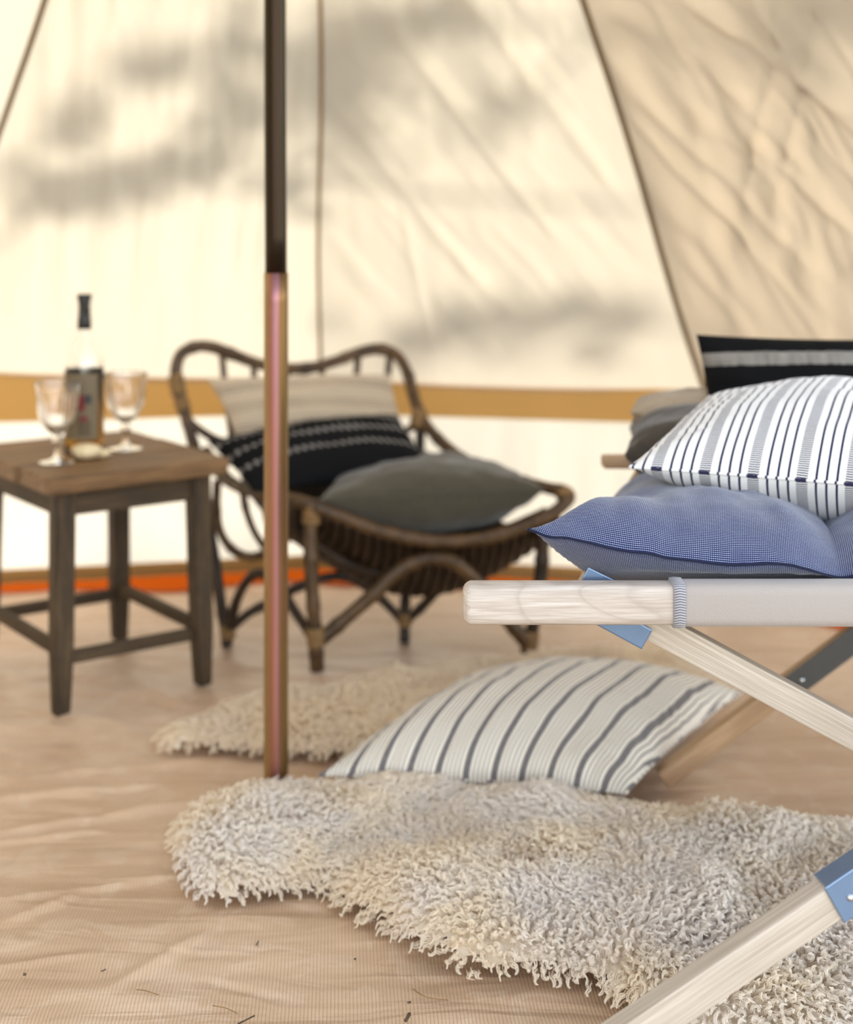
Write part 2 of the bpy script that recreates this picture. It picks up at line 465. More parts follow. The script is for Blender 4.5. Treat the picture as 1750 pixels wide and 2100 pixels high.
Z = np.minimum(wrinkle(X, Y), .016) - .0045
Z[Y > 3.6] = np.minimum(Z[Y > 3.6], -.002)
V = np.stack([X, Y, Z], -1).reshape(-1, 3)
floor_faces = grid_faces(len(xs), len(ys))
# wide flat remainder, stitched as four slabs round the wrinkled middle
Vl = [tuple(v) for v in V]
base = len(Vl)
def slab(x0, y0, x1, y1):
    b0 = len(Vl); z = -.0045
    Vl.extend([(x0, y0, z), (x1, y0, z), (x1, y1, z), (x0, y1, z)]); floor_faces.append((b0, b0 + 1, b0 + 2, b0 + 3))
slab(-2.1, -.7, 2.1, 1.5); slab(-2.1, 1.5, -1.1, 3.95); slab(1.25, 1.5, 2.1, 3.95)
props(mesh('floor', Vl, floor_faces, M_floor), kind='structure')
gr = mesh('ground', [(-30, -30, -.03), (30, -30, -.03), (30, 40, -.03), (-30, 40, -.03)], [(0, 1, 2, 3)], M_grass)
props(gr, kind='structure')

# ------------------------------------------------------------------ tent pole
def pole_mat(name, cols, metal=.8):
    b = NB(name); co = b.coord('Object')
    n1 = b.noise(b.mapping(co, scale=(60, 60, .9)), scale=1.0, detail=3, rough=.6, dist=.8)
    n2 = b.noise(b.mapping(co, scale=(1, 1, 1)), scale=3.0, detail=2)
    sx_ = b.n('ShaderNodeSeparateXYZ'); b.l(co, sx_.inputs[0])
    ax = b.math('ADD', b.math('MULTIPLY', b.math('ADD', sx_.outputs[0], .255), 6.5), .51)   # plating tint and edge reflections painted as colour bands across the tube
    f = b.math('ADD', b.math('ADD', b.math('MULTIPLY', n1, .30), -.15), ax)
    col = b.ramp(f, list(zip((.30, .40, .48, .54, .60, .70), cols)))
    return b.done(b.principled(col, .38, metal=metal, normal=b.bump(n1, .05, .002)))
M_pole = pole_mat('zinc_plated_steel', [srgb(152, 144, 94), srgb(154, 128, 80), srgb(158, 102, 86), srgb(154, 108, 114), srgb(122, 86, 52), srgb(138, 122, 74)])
M_pole2 = pole_mat('zinc_plated_steel_shaded', [srgb(66, 60, 30), srgb(50, 42, 22), srgb(48, 34, 18), srgb(46, 32, 20), srgb(48, 38, 26), srgb(66, 60, 34)])  # same plating; the upper tube's backlit darkness is put into its colour
pole = empty('tent_pole', (-.255, 2.41, 0), 'upright zinc-plated steel tent pole with rainbow sheen rising behind the front sheepskin', 'pole')
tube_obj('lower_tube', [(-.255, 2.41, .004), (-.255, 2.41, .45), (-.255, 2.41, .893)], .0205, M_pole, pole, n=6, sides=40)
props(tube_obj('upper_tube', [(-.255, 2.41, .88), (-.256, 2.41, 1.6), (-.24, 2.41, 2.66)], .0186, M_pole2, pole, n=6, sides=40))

# ------------------------------------------------------------------ leafy branches outside that shade the canvas
lf = NB('leaf_green'); M_leaf = lf.done(lf.principled((.05, .10, .02), .6))
M_bark = wood_mat('bark', (.05, .035, .02), (.13, .09, .06), grain=(5, 5, 5))
def panel_hit(px, py):
    """point of the roof seen at a photo pixel"""
    d = Vector(((px - 875) / F, 1, -(py - 430) / F)); o = Vector((0, 0, CAMH))
    for i in (0, 1, 2, 3):
        a, b_ = ring[i], ring[i + 1]
        n = (b_ - a).cross(APEX - a); t = n.dot(a - o) / n.dot(d); p = o + d * t
        # inside between the seams?
        n1 = (a - APEX).cross(Vector((0, 0, 1))); n2 = (b_ - APEX).cross(Vector((0, 0, 1)))
        if (p - APEX).dot(n1) * (b_ - APEX).dot(n1) >= 0 and (p - APEX).dot(n2) * (a - APEX).dot(n2) >= 0: return p
    return p
def branch(label, spots, dist, leaf=.05, dens=1.0):
    """spots: (px, py, rx, ry, count) shadow patches on the canvas"""
    pts = []; c = []
    for (px, py, rx, ry, ct) in spots:
        c.append(panel_hit(px, py) + SUN * dist)
        for _ in range(int(ct * dens)):
            gx, gy = random.gauss(0, .5), random.gauss(0, .5)
            h = panel_hit(px + rx * gx, py + ry * gy)
            pts.append(h + SUN * (dist + random.uniform(-.25, .25)))
    cen = sum(c, Vector()) / len(c)
    root = empty('tree_branch', cen, label, 'branch', 'branches outside the tent')
    V = []; Fc = []
    for p in pts:
        q = Vector((random.gauss(0, 1), random.gauss(0, 1), random.gauss(0, 1))).normalized(); r = q.orthogonal().normalized(); s_ = leaf * random.uniform(.6, 1.3)
        b0 = len(V); V += [p - q * s_, p + r * s_ * .4, p + q * s_, p - r * s_ * .4]; Fc.append((b0, b0 + 1, b0 + 2, b0 + 3))
    props(mesh('leaves', V, Fc, M_leaf, root, False), kind='stuff')
    ends = sorted(c, key=lambda v: v.x)
    st = ends[0] + Vector((-.3, .2, -.1)) if len(ends) > 1 else cen + Vector((-.4, .1, 0))
    tube_obj('stem', [st] + ends + [ends[-1] + Vector((.6, .5, .3))], .009, M_bark, root, n=6, sides=6)
branch('leafy branch casting the long dark bar of shade low on the back canvas', [(120, 400, 110, 45, 70), (230, 375, 110, 50, 90), (340, 345, 110, 45, 60), (430, 320, 80, 50, 40), (600, 370, 80, 90, 40)], 2.3)
branch('leafy branch casting dappled shade high on the back canvas', [(330, 120, 120, 60, 50), (160, 240, 80, 60, 30), (480, 190, 90, 110, 80), (620, 150, 110, 110, 90), (760, 90, 110, 90, 80), (900, 40, 120, 60, 60), (700, 260, 100, 100, 50), (480, 60, 100, 80, 20)], 2.7)
branch('sparse branch casting the faint grey shade right of the chair', [(1000, 660, 230, 70, 48), (1180, 650, 130, 60, 34), (850, 700, 80, 60, 16)], 3.3, .06)
branch('high branch shading the top of the right canvas', [(1000, 230, 120, 70, 14), (1650, 30, 200, 80, 30)], 3.0, .06)

M_crown = NB('tree_foliage'); M_crown = M_crown.done(M_crown.principled((.035, .06, .018), .7))
def blocker_tree(x, y, zc, rx, rz, n, lab):  # unseen trees added to keep sky light off the back canvas
    root = empty('blocker_tree', (x, y, 0), lab, 'blocker_tree', 'unseen trees added behind the tent to block sky')
    V = []; Fc = []; k = 0
    while k < n:
        u = Vector((random.gauss(0, 1), random.gauss(0, 1), random.gauss(0, 1))).normalized() * random.random() ** .25
        p = Vector((x + u.x * rx, y + u.y * rx, zc + u.z * rz)); k += 1
        if p.z < 3.3 and p.y < 5.0: continue
        t = (p.y - 3.4) / SUN.y; h = p - SUN * t              # the gap the sun shines through
        if -2.1 < h.x < 2.2 and -.4 < h.z < 2.5: continue
        q = Vector((random.gauss(0, 1), random.gauss(0, 1), random.gauss(0, 1))).normalized(); w_ = q.orthogonal().normalized(); s_ = random.uniform(.16, .32)
        b0 = len(V); V += [p - q * s_, p + w_ * s_ * .6, p + q * s_, p - w_ * s_ * .6]; Fc.append((b0, b0 + 1, b0 + 2, b0 + 3))
    props(mesh('crown', V, Fc, M_crown, root, False), kind='stuff')
    tube_obj('trunk', [(x, y, -.03), (x + .05, y, zc * .5), (x, y + .1, zc)], .14, M_bark, root, n=4, sides=8)
for a in ((.8, 6.6, 5.4, 3.2, 2.0, 3600, 'broad dark tree added unseen directly behind the tent'), (3.6, 5.4, 4.0, 2.4, 3.4, 3000, 'dense tree added unseen behind the right side of the tent'), (-4.6, 6.0, 4.2, 2.4, 3.4, 2600, 'dense tree added unseen behind the left side of the tent'),
          (-.4, 9.4, 3.2, 3.2, 3.2, 3000, 'far tree added unseen behind the tent past the clearing'), (-4.4, 2.6, 4.2, 1.9, 3.0, 1800, 'tree added unseen to the left of the tent'), (3.9, 9.0, 3.0, 3.2, 3.4, 2400, 'far tree added unseen on the right behind the tent'),
          (1.6, 5.0, 5.6, 3.0, 1.2, 2600, 'tree added unseen with its crown over the tent')):
    blocker_tree(*a)

# ------------------------------------------------------------------ pillows
def pillow(name, c, thick, mat, parent=None, nu=70, nv=70, pinch=.06, ft=.6, size=None, wr=.004, seed=0, n_exp=2.2, p_exp=.55, seam=None, floorz=None, zfun=None, seam_r=.002, hscale=1.0, label=None, cat=None, group=None, arc=False):
    """c = four world corners (near-left, near-right, far-right, far-left); bulges ft*thick up and the rest down"""
    c = [np.array(q, float) for q in c]
    if size is None: size = (np.linalg.norm(c[1] - c[0]), np.linalg.norm(c[3] - c[0]))
    ctr = sum(c) / 4
    n = np.cross(c[1] - c[0], c[3] - c[0]); n /= np.linalg.norm(n)
    U, Vv = np.meshgrid(np.linspace(-1, 1, nu), np.linspace(-1, 1, nv))
    # denser towards the rim
    U = np.sin(U * PI / 2) * .6 + U * .4; Vv = np.sin(Vv * PI / 2) * .6 + Vv * .4
    Up = U * (1 - pinch * (1 - Vv ** 2)); Vp = Vv * (1 - pinch * (1 - U ** 2))
    a = (Up + 1) / 2; b = (Vp + 1) / 2
    base = (c[0][None, None] * ((1 - a) * (1 - b))[..., None] + c[1][None, None] * (a * (1 - b))[..., None]
            + c[2][None, None] * (a * b)[..., None] + c[3][None, None] * ((1 - a) * b)[..., None])
    prof = np.clip((1 - np.abs(U) ** n_exp) * (1 - np.abs(Vv) ** n_exp), 0, 1) ** p_exp
    rim = np.clip(1 - prof, 0, 1)
    # gathers that run in from the seam, plus broad dents
    du = (1 - np.abs(U)); dv = (1 - np.abs(Vv))
    gath = np.where(du < dv, vn(Vv * 16, du * 3, seed + 1), vn(U * 16, dv * 3, seed + 2)) * np.exp(-np.minimum(du, dv) / .22)
    dent = fbm(U * 1.7 + seed, Vv * 1.7, seed + 5, 3)
    verts = []; faces = []; uvs = []
    for sgn, fr in ((1, ft), (-1, 1 - ft)):
        h = thick * fr * prof + (wr * gath * 1.2 + wr * dent * 1.6) * np.clip(prof * 2.5, 0, 1)
        if zfun is not None: h = zfun(U, Vv, h, sgn)
        Pt = base + n[None, None] * (sgn * np.maximum(h, 0))[..., None] * 1.0
        if floorz is not None: Pt[..., 2] = np.maximum(Pt[..., 2], floorz + .004 * (1 - prof))
        off = len(verts) * 0 + sum(len(v) for v in verts)
        verts.append(Pt.reshape(-1, 3)); faces += grid_faces(nu, nv, off, flip=(sgn < 0))
        Vc = (Vp + 1) / 2 * size[1]
        if arc:
            seg = np.linalg.norm(np.diff(Pt, axis=0), axis=2); Vc = np.concatenate([np.zeros((1, nu)), np.cumsum(seg, axis=0)], 0)
        uvs.append(np.stack([(Up + 1) / 2 * size[0], Vc], -1).reshape(-1, 2))
    V = np.concatenate(verts); UV = np.concatenate(uvs)
    root = parent if parent is not None else None
    o = mesh(name, V, faces, mat, root, True, UV)
    o_me = o.data
    bm = bmesh.new(); bm.from_mesh(o_me)
    bmesh.ops.remove_doubles(bm, verts=bm.verts, dist=1e-5); bm.to_mesh(o_me); bm.free()
    props(o, label, cat, group)
    if seam is not None:                                  # a stitched ridge round the edge, lifted off the hull
        k = nu; loop = [base[0, i] for i in range(nu)] + [base[j, -1] for j in range(1, nv)] + [base[-1, i] for i in range(nu - 2, -1, -1)] + [base[j, 0] for j in range(nv - 2, 0, -1)]
        loop = [q for q in loop]
        if floorz is not None: loop = [np.array((q[0], q[1], max(q[2], floorz + .003))) for q in loop]
        sv, sf = tube(loop + [loop[0]], seam_r, 6)
        suv = [(0, 0)] * len(sv)
        # carry the pattern coordinate along the seam
        L = []
        for q in loop + [loop[0]]:
            aa = np.dot(q - c[0], c[1] - c[0]) / np.dot(c[1] - c[0], c[1] - c[0])
            L += [(aa * size[0], 0.0)] * 6
        s_o = mesh('seam', sv, sf, seam, None, True, L)
        s_o.parent = o
    return o

def fabric(name, colornode_fn, rough=.9, bump=.12, bscale=900, sheen=.3, big=.0):
    b = NB(name); uv = b.coord('UV')
    col = colornode_fn(b, uv)
    wv = b.noise(b.mapping(uv, scale=(bscale, bscale * .6, 1)), scale=1.0, detail=2)
    nm = b.bump(wv, bump, .0015)
    cr = b.noise(uv, scale=14, detail=3, dist=1.0)
    nm = b.bump(cr, .22, .006, normal=nm)
    sh = b.principled(col, rough, normal=nm, spec=.15)
    sh.inputs['Sheen Weight'].default_value = sheen
    return b.done(sh)
def sepuv(b, uv):
    s = b.n('ShaderNodeSeparateXYZ'); b.l(uv, s.inputs[0]); return s.outputs[0], s.outputs[1]
def band_mask(b, f, lo, hi):
    return b.math('MULTIPLY', b.math('GREATER_THAN', f, lo), b.math('LESS_THAN', f, hi))

def ticking_cot(b, uv):        # white with ladder bands and three fine navy lines
    u, v = sepuv(b, uv)
    f = b.math('FRACT', b.math('DIVIDE', b.math('ADD', u, .034), .0605))
    lad = band_mask(b, f, .0, .235)
    wob = b.noise(b.mapping(uv, scale=(300, 40, 1)), scale=1, detail=1)
    rung = b.math('LESS_THAN', b.math('FRACT', b.math('ADD', b.math('DIVIDE', v, .0033), b.math('MULTIPLY', wob, .7))), .52)
    lad = b.math('MULTIPLY', lad, rung)
    th = b.math('ADD', b.math('ADD', band_mask(b, f, .385, .435), band_mask(b, f, .598, .648)), band_mask(b, f, .811, .861))
    m = b.math('ADD', lad, th, clamp=True)
    return b.mix(m, srgb(226, 222, 216), (.018, .016, .050))
def ticking_floor(b, uv):
    u, v = sepuv(b, uv)
    f = b.math('FRACT', b.math('DIVIDE', u, .0465))
    n_ = b.noise(b.mapping(uv, scale=(900, 120, 1)), scale=1, detail=2)
    wide = b.math('MULTIPLY', band_mask(b, f, .0, .25), b.math('ADD', .66, b.math('MULTIPLY', n_, .4)), clamp=True)
    th = b.math('ADD', b.math('ADD', band_mask(b, f, .36, .41), band_mask(b, f, .515, .565)), b.math('ADD', band_mask(b, f, .67, .72), band_mask(b, f, .825, .875)))
    m = b.math('ADD', wide, b.math('MULTIPLY', th, .85), clamp=True)
    return b.mix(m, srgb(226, 218, 204), (.050, .045, .062))
def micro_check(b, uv):
    u, v = sepuv(b, uv)
    wob = b.noise(b.mapping(uv, scale=(25, 25, 1)), scale=1, detail=2)
    a = b.math('LESS_THAN', b.math('FRACT', b.math('DIVIDE', u, .00235)), .58)
    c = b.math('LESS_THAN', b.math('FRACT', b.math('DIVIDE', v, .0031)), .42)
    m = b.math('MULTIPLY', b.math('MULTIPLY', a, c), b.math('ADD', .62, b.math('MULTIPLY', wob, .6)), clamp=True)
    return b.mix(m, (.008, .014, .078), (.46, .50, .60))
def cream_lines(b, uv):
    u, v = sepuv(b, uv)
    f = b.math('FRACT', b.math('DIVIDE', v, .062))
    m = b.math('ADD', b.math('ADD', band_mask(b, f, .12, .18), band_mask(b, f, .28, .34)), band_mask(b, f, .44, .50))
    return b.mix(b.math('MULTIPLY', m, .6), srgb(178, 160, 136), srgb(84, 72, 62))
def black_dots(b, uv):
    u, v = sepuv(b, uv)
    row = b.math('ADD', band_mask(b, b.math('FRACT', b.math('DIVIDE', v, .045)), .36, .62), 0.0)
    dot = band_mask(b, b.math('FRACT', b.math('DIVIDE', u, .0185)), .2, .70)
    far = b.math('GREATER_THAN', v, .055)
    m = b.math('MULTIPLY', b.math('MULTIPLY', row, dot), far)
    return b.mix(m, (.0045, .0045, .005), (.22, .20, .18))
def black_band(b, uv):
    u, v = sepuv(b, uv)
    wob = b.noise(b.mapping(uv, scale=(40, 8, 1)), scale=1, detail=3)
    m = b.math('MULTIPLY', band_mask(b, b.math('ADD', v, b.math('MULTIPLY', wob, .008)), .247, .270), b.math('ADD', .0, wob), clamp=True)
    return b.mix(m, (.0035, .0033, .0035), (.40, .36, .31))
def plain(c, c2, sc=60):
    def fn(b, uv):
        return b.mix(b.noise(b.mapping(uv, scale=(sc, sc * 4, 1)), scale=1, detail=3), c, c2)
    return fn
M_tick1 = fabric('navy_ticking', ticking_cot, bump=.10)
M_tick2 = fabric('cream_ticking', ticking_floor, bump=.10)
M_check = fabric('navy_micro_check', micro_check, bump=.15)
M_cream = fabric('cream_lined_linen', cream_lines)
M_dots = fabric('black_dotted_cotton', black_dots, sheen=0)
M_blackband = fabric('black_wool', black_band, sheen=0)
M_olive = fabric('grey_linen', plain(srgb(60, 55, 44), srgb(84, 78, 64)))
M_greyfuton = fabric('charcoal_linen', plain(srgb(62, 55, 46), srgb(86, 77, 65)))
M_beige = fabric('beige_linen', plain(srgb(150, 130, 106), srgb(172, 152, 126)))
M_navyseam = fabric('navy_cord', plain((.004, .006, .022), (.012, .016, .05)))

# ------------------------------------------------------------------ sheepskins
def wool_mat(name, c_lo, c_hi, c_cool):
    b = NB(name)
    hi = b.n('ShaderNodeHairInfo'); co = b.coord('Object')
    n_ = b.noise(co, scale=5.5, detail=3); cl = b.ramp(n_, [(.40, (0, 0, 0)), (.62, (1, 1, 1))])
    c = b.mix(cl, c_lo, c_cool)
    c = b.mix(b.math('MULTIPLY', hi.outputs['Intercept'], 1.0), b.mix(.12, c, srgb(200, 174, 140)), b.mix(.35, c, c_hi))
    d = b.principled(c, .6, spec=.45)
    d.inputs['Sheen Weight'].default_value = .5; d.inputs['Sheen Roughness'].default_value = .6
    t = b.n('ShaderNodeBsdfTranslucent'); b.l(c, t.inputs[0])
    m = b.n('ShaderNodeMixShader'); m.inputs[0].default_value = .42
    b.l(d.outputs[0], m.inputs[1]); b.l(t.outputs[0], m.inputs[2])
    return b.done(m)
M_wool = wool_mat('curly_wool', srgb(246, 234, 212), srgb(253, 249, 240), srgb(244, 238, 232))
M_wool2 = wool_mat('soft_wool', srgb(242, 228, 202), srgb(250, 242, 226), srgb(240, 228, 208))
bh = NB('skin_hide'); M_hide = bh.done(bh.principled(srgb(232, 220, 200), .9))

def poly_dist(px, py, poly):
    """signed distance (inside positive) to polygon"""
    n = len(poly); inside = np.zeros(px.shape, bool); d = np.full(px.shape, 1e9); nx = np.zeros(px.shape); ny = np.zeros(px.shape)
    for i in range(n):
        x0, y0 = poly[i]; x1, y1 = poly[(i + 1) % n]
        dx, dy = x1 - x0, y1 - y0; L2 = dx * dx + dy * dy + 1e-12
        t = np.clip(((px - x0) * dx + (py - y0) * dy) / L2, 0, 1)
        qx = x0 + t * dx - px; qy = y0 + t * dy - py; dd = np.hypot(qx, qy)
        m = dd < d; d = np.where(m, dd, d); nx = np.where(m, qx, nx); ny = np.where(m, qy, ny)
        c = ((y0 > py) != (y1 > py)) & (px < (x1 - x0) * (py - y0) / (y1 - y0 + 1e-12) + x0)
        inside ^= c
    return np.where(inside, d, -d), nx / (d + 1e-9), ny / (d + 1e-9)

def sheepskin(loc_label, outline, spacing, nstr, length, curl, rad, mat, seed, hump=.030, comb=(0, 0), flat=None):
    r = np.random.default_rng(seed)
    poly = [(q[0], q[1]) for q in spline([(o_[0], o_[1]) for o_ in outline], 6, closed=True)]
    xs = [q[0] for q in poly]; ys = [q[1] for q in poly]
    cx, cy = sum(xs) / len(xs), sum(ys) / len(ys)
    root = empty('sheepskin', (cx, cy, 0), loc_label, 'sheepskin rug')
    def height(x, y, d):
        e = np.clip(d / .050, 0, 1); e = np.sqrt(np.clip(e * (2 - e), 0, 1))
        hh = .006 + hump * e * (1 + .38 * fbm(x * 5.5, y * 5.5, seed, 2)) + .009 * e * vn(x * 15, y * 15, seed + 3)
        if flat is not None: hh = np.where(flat(x, y), np.minimum(hh, .012), hh)
        return hh
    # hide: a padded sheet under the wool
    gx = np.arange(min(xs), max(xs), .012); gy = np.arange(min(ys), max(ys), .012)
    GX, GY = np.meshgrid(gx, gy); D, NX, NY = poly_dist(GX, GY, poly)
    H = height(GX, GY, np.maximum(D, 0)) * .80
    ok = D > 0
    idx = -np.ones(GX.shape, int); idx[ok] = np.arange(ok.sum())
    V = np.stack([GX[ok], GY[ok], H[ok]], -1); Fc = []
    for j in range(GX.shape[0] - 1):
        for i in range(GX.shape[1] - 1):
            q = (idx[j, i], idx[j, i + 1], idx[j + 1, i + 1], idx[j + 1, i])
            if min(q) >= 0: Fc.append(tuple(int(t) for t in q))
    # close underneath along the rim
    mesh('hide', V, Fc, M_hide, root)
    # locks
    nx_, ny_ = int((max(xs) - min(xs)) / spacing), int((max(ys) - min(ys)) / spacing)
    LX, LY = np.meshgrid(np.arange(nx_), np.arange(ny_))
    LX = min(xs) + (LX + r.uniform(0, 1, LX.shape)) * spacing; LY = min(ys) + (LY + r.uniform(0, 1, LY.shape)) * spacing
    LX = LX.ravel(); LY = LY.ravel()
    D, NX, NY = poly_dist(LX, LY, poly); k = D > 0
    LX, LY, D, NX, NY = LX[k], LY[k], D[k], NX[k], NY[k]
    n = len(LX)
    # lean: outward at the rim, drifting combed direction elsewhere
    e = np.exp(-D / .045)
    fa = vn(LX * 4.5, LY * 4.5, seed + 20) * PI * 1.3 + vn(LX * 13, LY * 13, seed + 21) * 1.6
    fm = .60 + .35 * vn(LX * 7, LY * 7, seed + 22)
    lx = NX * e * 1.5 + np.cos(fa) * fm + comb[0] + r.normal(0, .13, n)
    ly = NY * e * 1.5 + np.sin(fa) * fm + comb[1] + r.normal(0, .13, n)
    lz = 1.0 - .80 * e + r.normal(0, .08, n)
    nrm = np.sqrt(lx ** 2 + ly ** 2 + lz ** 2); lx, ly, lz = lx / nrm, ly / nrm, lz / nrm
    Ln = length * (1 - .48 * e) * r.uniform(.78, 1.12, n) * (1 + .2 * vn(LX * 8, LY * 8, seed + 9))
    if flat is not None: Ln = np.where(flat(LX, LY), Ln * .45, Ln)
    np_ = 11
    T = np.linspace(0, 1, np_)
    d = np.stack([lx, ly, lz], -1)
    up = np.array([0, 0, 1.0]); s1 = np.cross(d, up + r.normal(0, .3, (n, 3))); s1 /= np.linalg.norm(s1, axis=1)[:, None]; s2 = np.cross(d, s1)
    ph = vn(LX * 40, LY * 40, seed + 30) * PI * 2 + r.uniform(-1, 1, n); turns = r.uniform(.8, 1.7, n) * r.choice([-1, 1], n)
    z0 = height(LX, LY, D) * .9
    root_p = np.stack([LX, LY, z0], -1)
    cr = curl * r.uniform(.6, 1.4, n)
    ang = ph[:, None] + turns[:, None] * 2 * PI * T[None] ** 1.2
    amp = cr[:, None] * (T[None] ** .8)
    c0x, c0y = np.cos(ph), np.sin(ph)
    droop = -.45 * T[None] ** 2 * Ln[:, None] * (1 - lz[:, None] * .6)
    ctr = root_p[:, None] + d[:, None] * (Ln[:, None] * T[None] * (1 - .12 * T[None]))[..., None] \
        + s1[:, None] * (amp * np.cos(ang))[..., None] + s2[:, None] * (amp * np.sin(ang))[..., None]
    ctr[..., 2] += droop
    # strands round each lock, clumping to its tip
    a = r.uniform(0, 2 * PI, (n, nstr)); rr = spacing * .62 * np.sqrt(r.uniform(0, 1, (n, nstr)))
    ox, oy = rr * np.cos(a), rr * np.sin(a)
    clump = 1 - .50 * T - .32 * T ** 5
    fr = r.normal(0, .00035, (n, nstr, np_, 3)) * T[None, None, :, None]
    Pp = ctr[:, None] + (s1[:, None, None] * ox[..., None, None] + s2[:, None, None] * oy[..., None, None]) * clump[None, None, :, None] + fr
    Pp[..., 2] = np.maximum(Pp[..., 2], .003)
    Pp = Pp.reshape(-1, np_, 3) - np.array(root.location)
    N = Pp.shape[0]
    cu = bpy.data.hair_curves.new('wool'); cu.add_curves([np_] * N)
    cu.attributes['position'].data.foreach_set('vector', Pp.astype(np.float32).ravel())
    ra = cu.attributes.get('radius') or cu.attributes.new('radius', 'FLOAT', 'POINT')
    rv = (rad * (1.0 - .55 * T ** 2))[None].repeat(N, 0).astype(np.float32).ravel()
    ra.data.foreach_set('value', rv)
    cu.materials.append(mat)
    o = bpy.data.objects.new('wool', cu); COL.objects.link(o); o.parent = root
    props(o, kind='stuff')
    return root

near_pts = [PZ(362, 1725, .01), PZ(390, 1665, .03), PZ(460, 1628, .04), PZ(560, 1598, .045), PZ(700, 1590, .045), PZ(900, 1595, .045), PZ(1100, 1610, .045), PZ(1280, 1625, .045), PZ(1400, 1640, .045),
            PZ(1520, 1665, .045), PZ(1620, 1695, .045), PZ(1760, 1705, .04), PZ(1950, 1760, .03), PZ(2050, 1900, .0), PZ(1950, 2120, .0), PZ(1700, 2220, .0), PZ(1480, 2190, 0), PZ(1340, 2110, 0), PZ(1230, 2040, 0),
            PZ(1120, 2012, 0), PZ(960, 2000, 0), PZ(860, 1965, 0), PZ(760, 1905, 0), PZ(705, 1875, 0), PZ(655, 1838, 0), PZ(560, 1850, 0), PZ(455, 1856, 0), PZ(398, 1835, 0), PZ(370, 1785, 0)]
far_pts = [PZ(325, 1545, .0), PZ(335, 1490, .03), PZ(400, 1445, .04), PZ(520, 1405, .045), PZ(650, 1380, .05), PZ(850, 1350, .05), PZ(1000, 1335, .05), PZ(1150, 1322, .05), PZ(1260, 1312, .05), PZ(1400, 1325, .05), PZ(1500, 1360, .05),
           PZ(1400, 1470, .0), PZ(1200, 1520, .0), PZ(1000, 1545, 0), PZ(800, 1560, 0), PZ(690, 1560, 0), PZ(600, 1558, 0), PZ(500, 1550, 0), PZ(420, 1545, 0)]
pil_c = (.24, 2.60)
def under_pillow(x, y):
    # footprint of the striped cushion: parallelogram between (-.16,2.36),(.32,2.32) and (.60,2.80),(.13,2.85)
    v = (y - 2.33) / .49; u = (x + .17 - .29 * v) / .50
    return (u > .04) & (u < .96) & (v > .06) & (v < .98)
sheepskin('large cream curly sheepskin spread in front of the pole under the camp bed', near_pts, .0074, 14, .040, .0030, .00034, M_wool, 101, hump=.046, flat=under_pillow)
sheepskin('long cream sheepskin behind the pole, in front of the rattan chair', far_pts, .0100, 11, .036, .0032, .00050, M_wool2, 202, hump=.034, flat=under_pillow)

# ------------------------------------------------------------------ striped cushion on the floor
pillow('cushion', [(-.180, 2.375, .056), (.325, 2.315, .050), (.622, 2.80, .050), (.115, 2.86, .060)], .150, M_tick2, None, 110, 110, pinch=.055, ft=.72, seed=4, wr=.004, arc=True, seam=M_tick2, seam_r=.0022,
       floorz=.030, label='cream cushion with charcoal and fine stripes lying on the floor sheepskins', cat='cushion')

# ------------------------------------------------------------------ camp bed
M_ash = wood_mat('pale_ash', srgb(176, 160, 146), srgb(214, 203, 192), grain=(1.6, 30, 30), rough=.5, bump=.1, swirl=.4, scale=6, rings=9)
M_ash2 = wood_mat('pale_ash_leg', srgb(166, 150, 132), srgb(208, 196, 180), grain=(1.0, 44, 44), rough=.5, bump=.3, swirl=.25, scale=5)
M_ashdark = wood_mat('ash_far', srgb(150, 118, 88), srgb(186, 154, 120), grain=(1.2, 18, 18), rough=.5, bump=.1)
def metal_mat(name, c, rough=.35, metal=.6):
    b = NB(name); n_ = b.noise(b.coord('Object'), 40, 3)
    return b.done(b.principled(b.mix(n_, c, tuple(x * .8 for x in c)), rough, metal=metal))
M_blue = metal_mat('blue_steel', srgb(120, 142, 172)); M_dkmetal = metal_mat('grey_steel', srgb(84, 82, 80), .45)
M_rivet = metal_mat('rivet_steel', (.7, .72, .76), .15, 1.0)
def sleeve_fn(b, uv):
    u, v = sepuv(b, uv)
    a = b.math('LESS_THAN', b.math('FRACT', b.math('DIVIDE', u, .0022)), .55); c = b.math('LESS_THAN', b.math('FRACT', b.math('DIVIDE', v, .0022)), .55)
    return b.mix(b.math('MULTIPLY', b.math('ABSOLUTE', b.math('SUBTRACT', a, c)), .5), srgb(184, 174, 166), srgb(128, 122, 120))
M_sleeve = fabric('taupe_sling', sleeve_fn, bump=.3, bscale=500)
def ribfn(b, uv):
    u, v = sepuv(b, uv)
    return b.mix(b.math('LESS_THAN', b.math('FRACT', b.math('DIVIDE', v, .0032)), .35), srgb(176, 170, 168), srgb(84, 92, 112))
M_web = fabric('grey_webbing', ribfn, bump=.2)

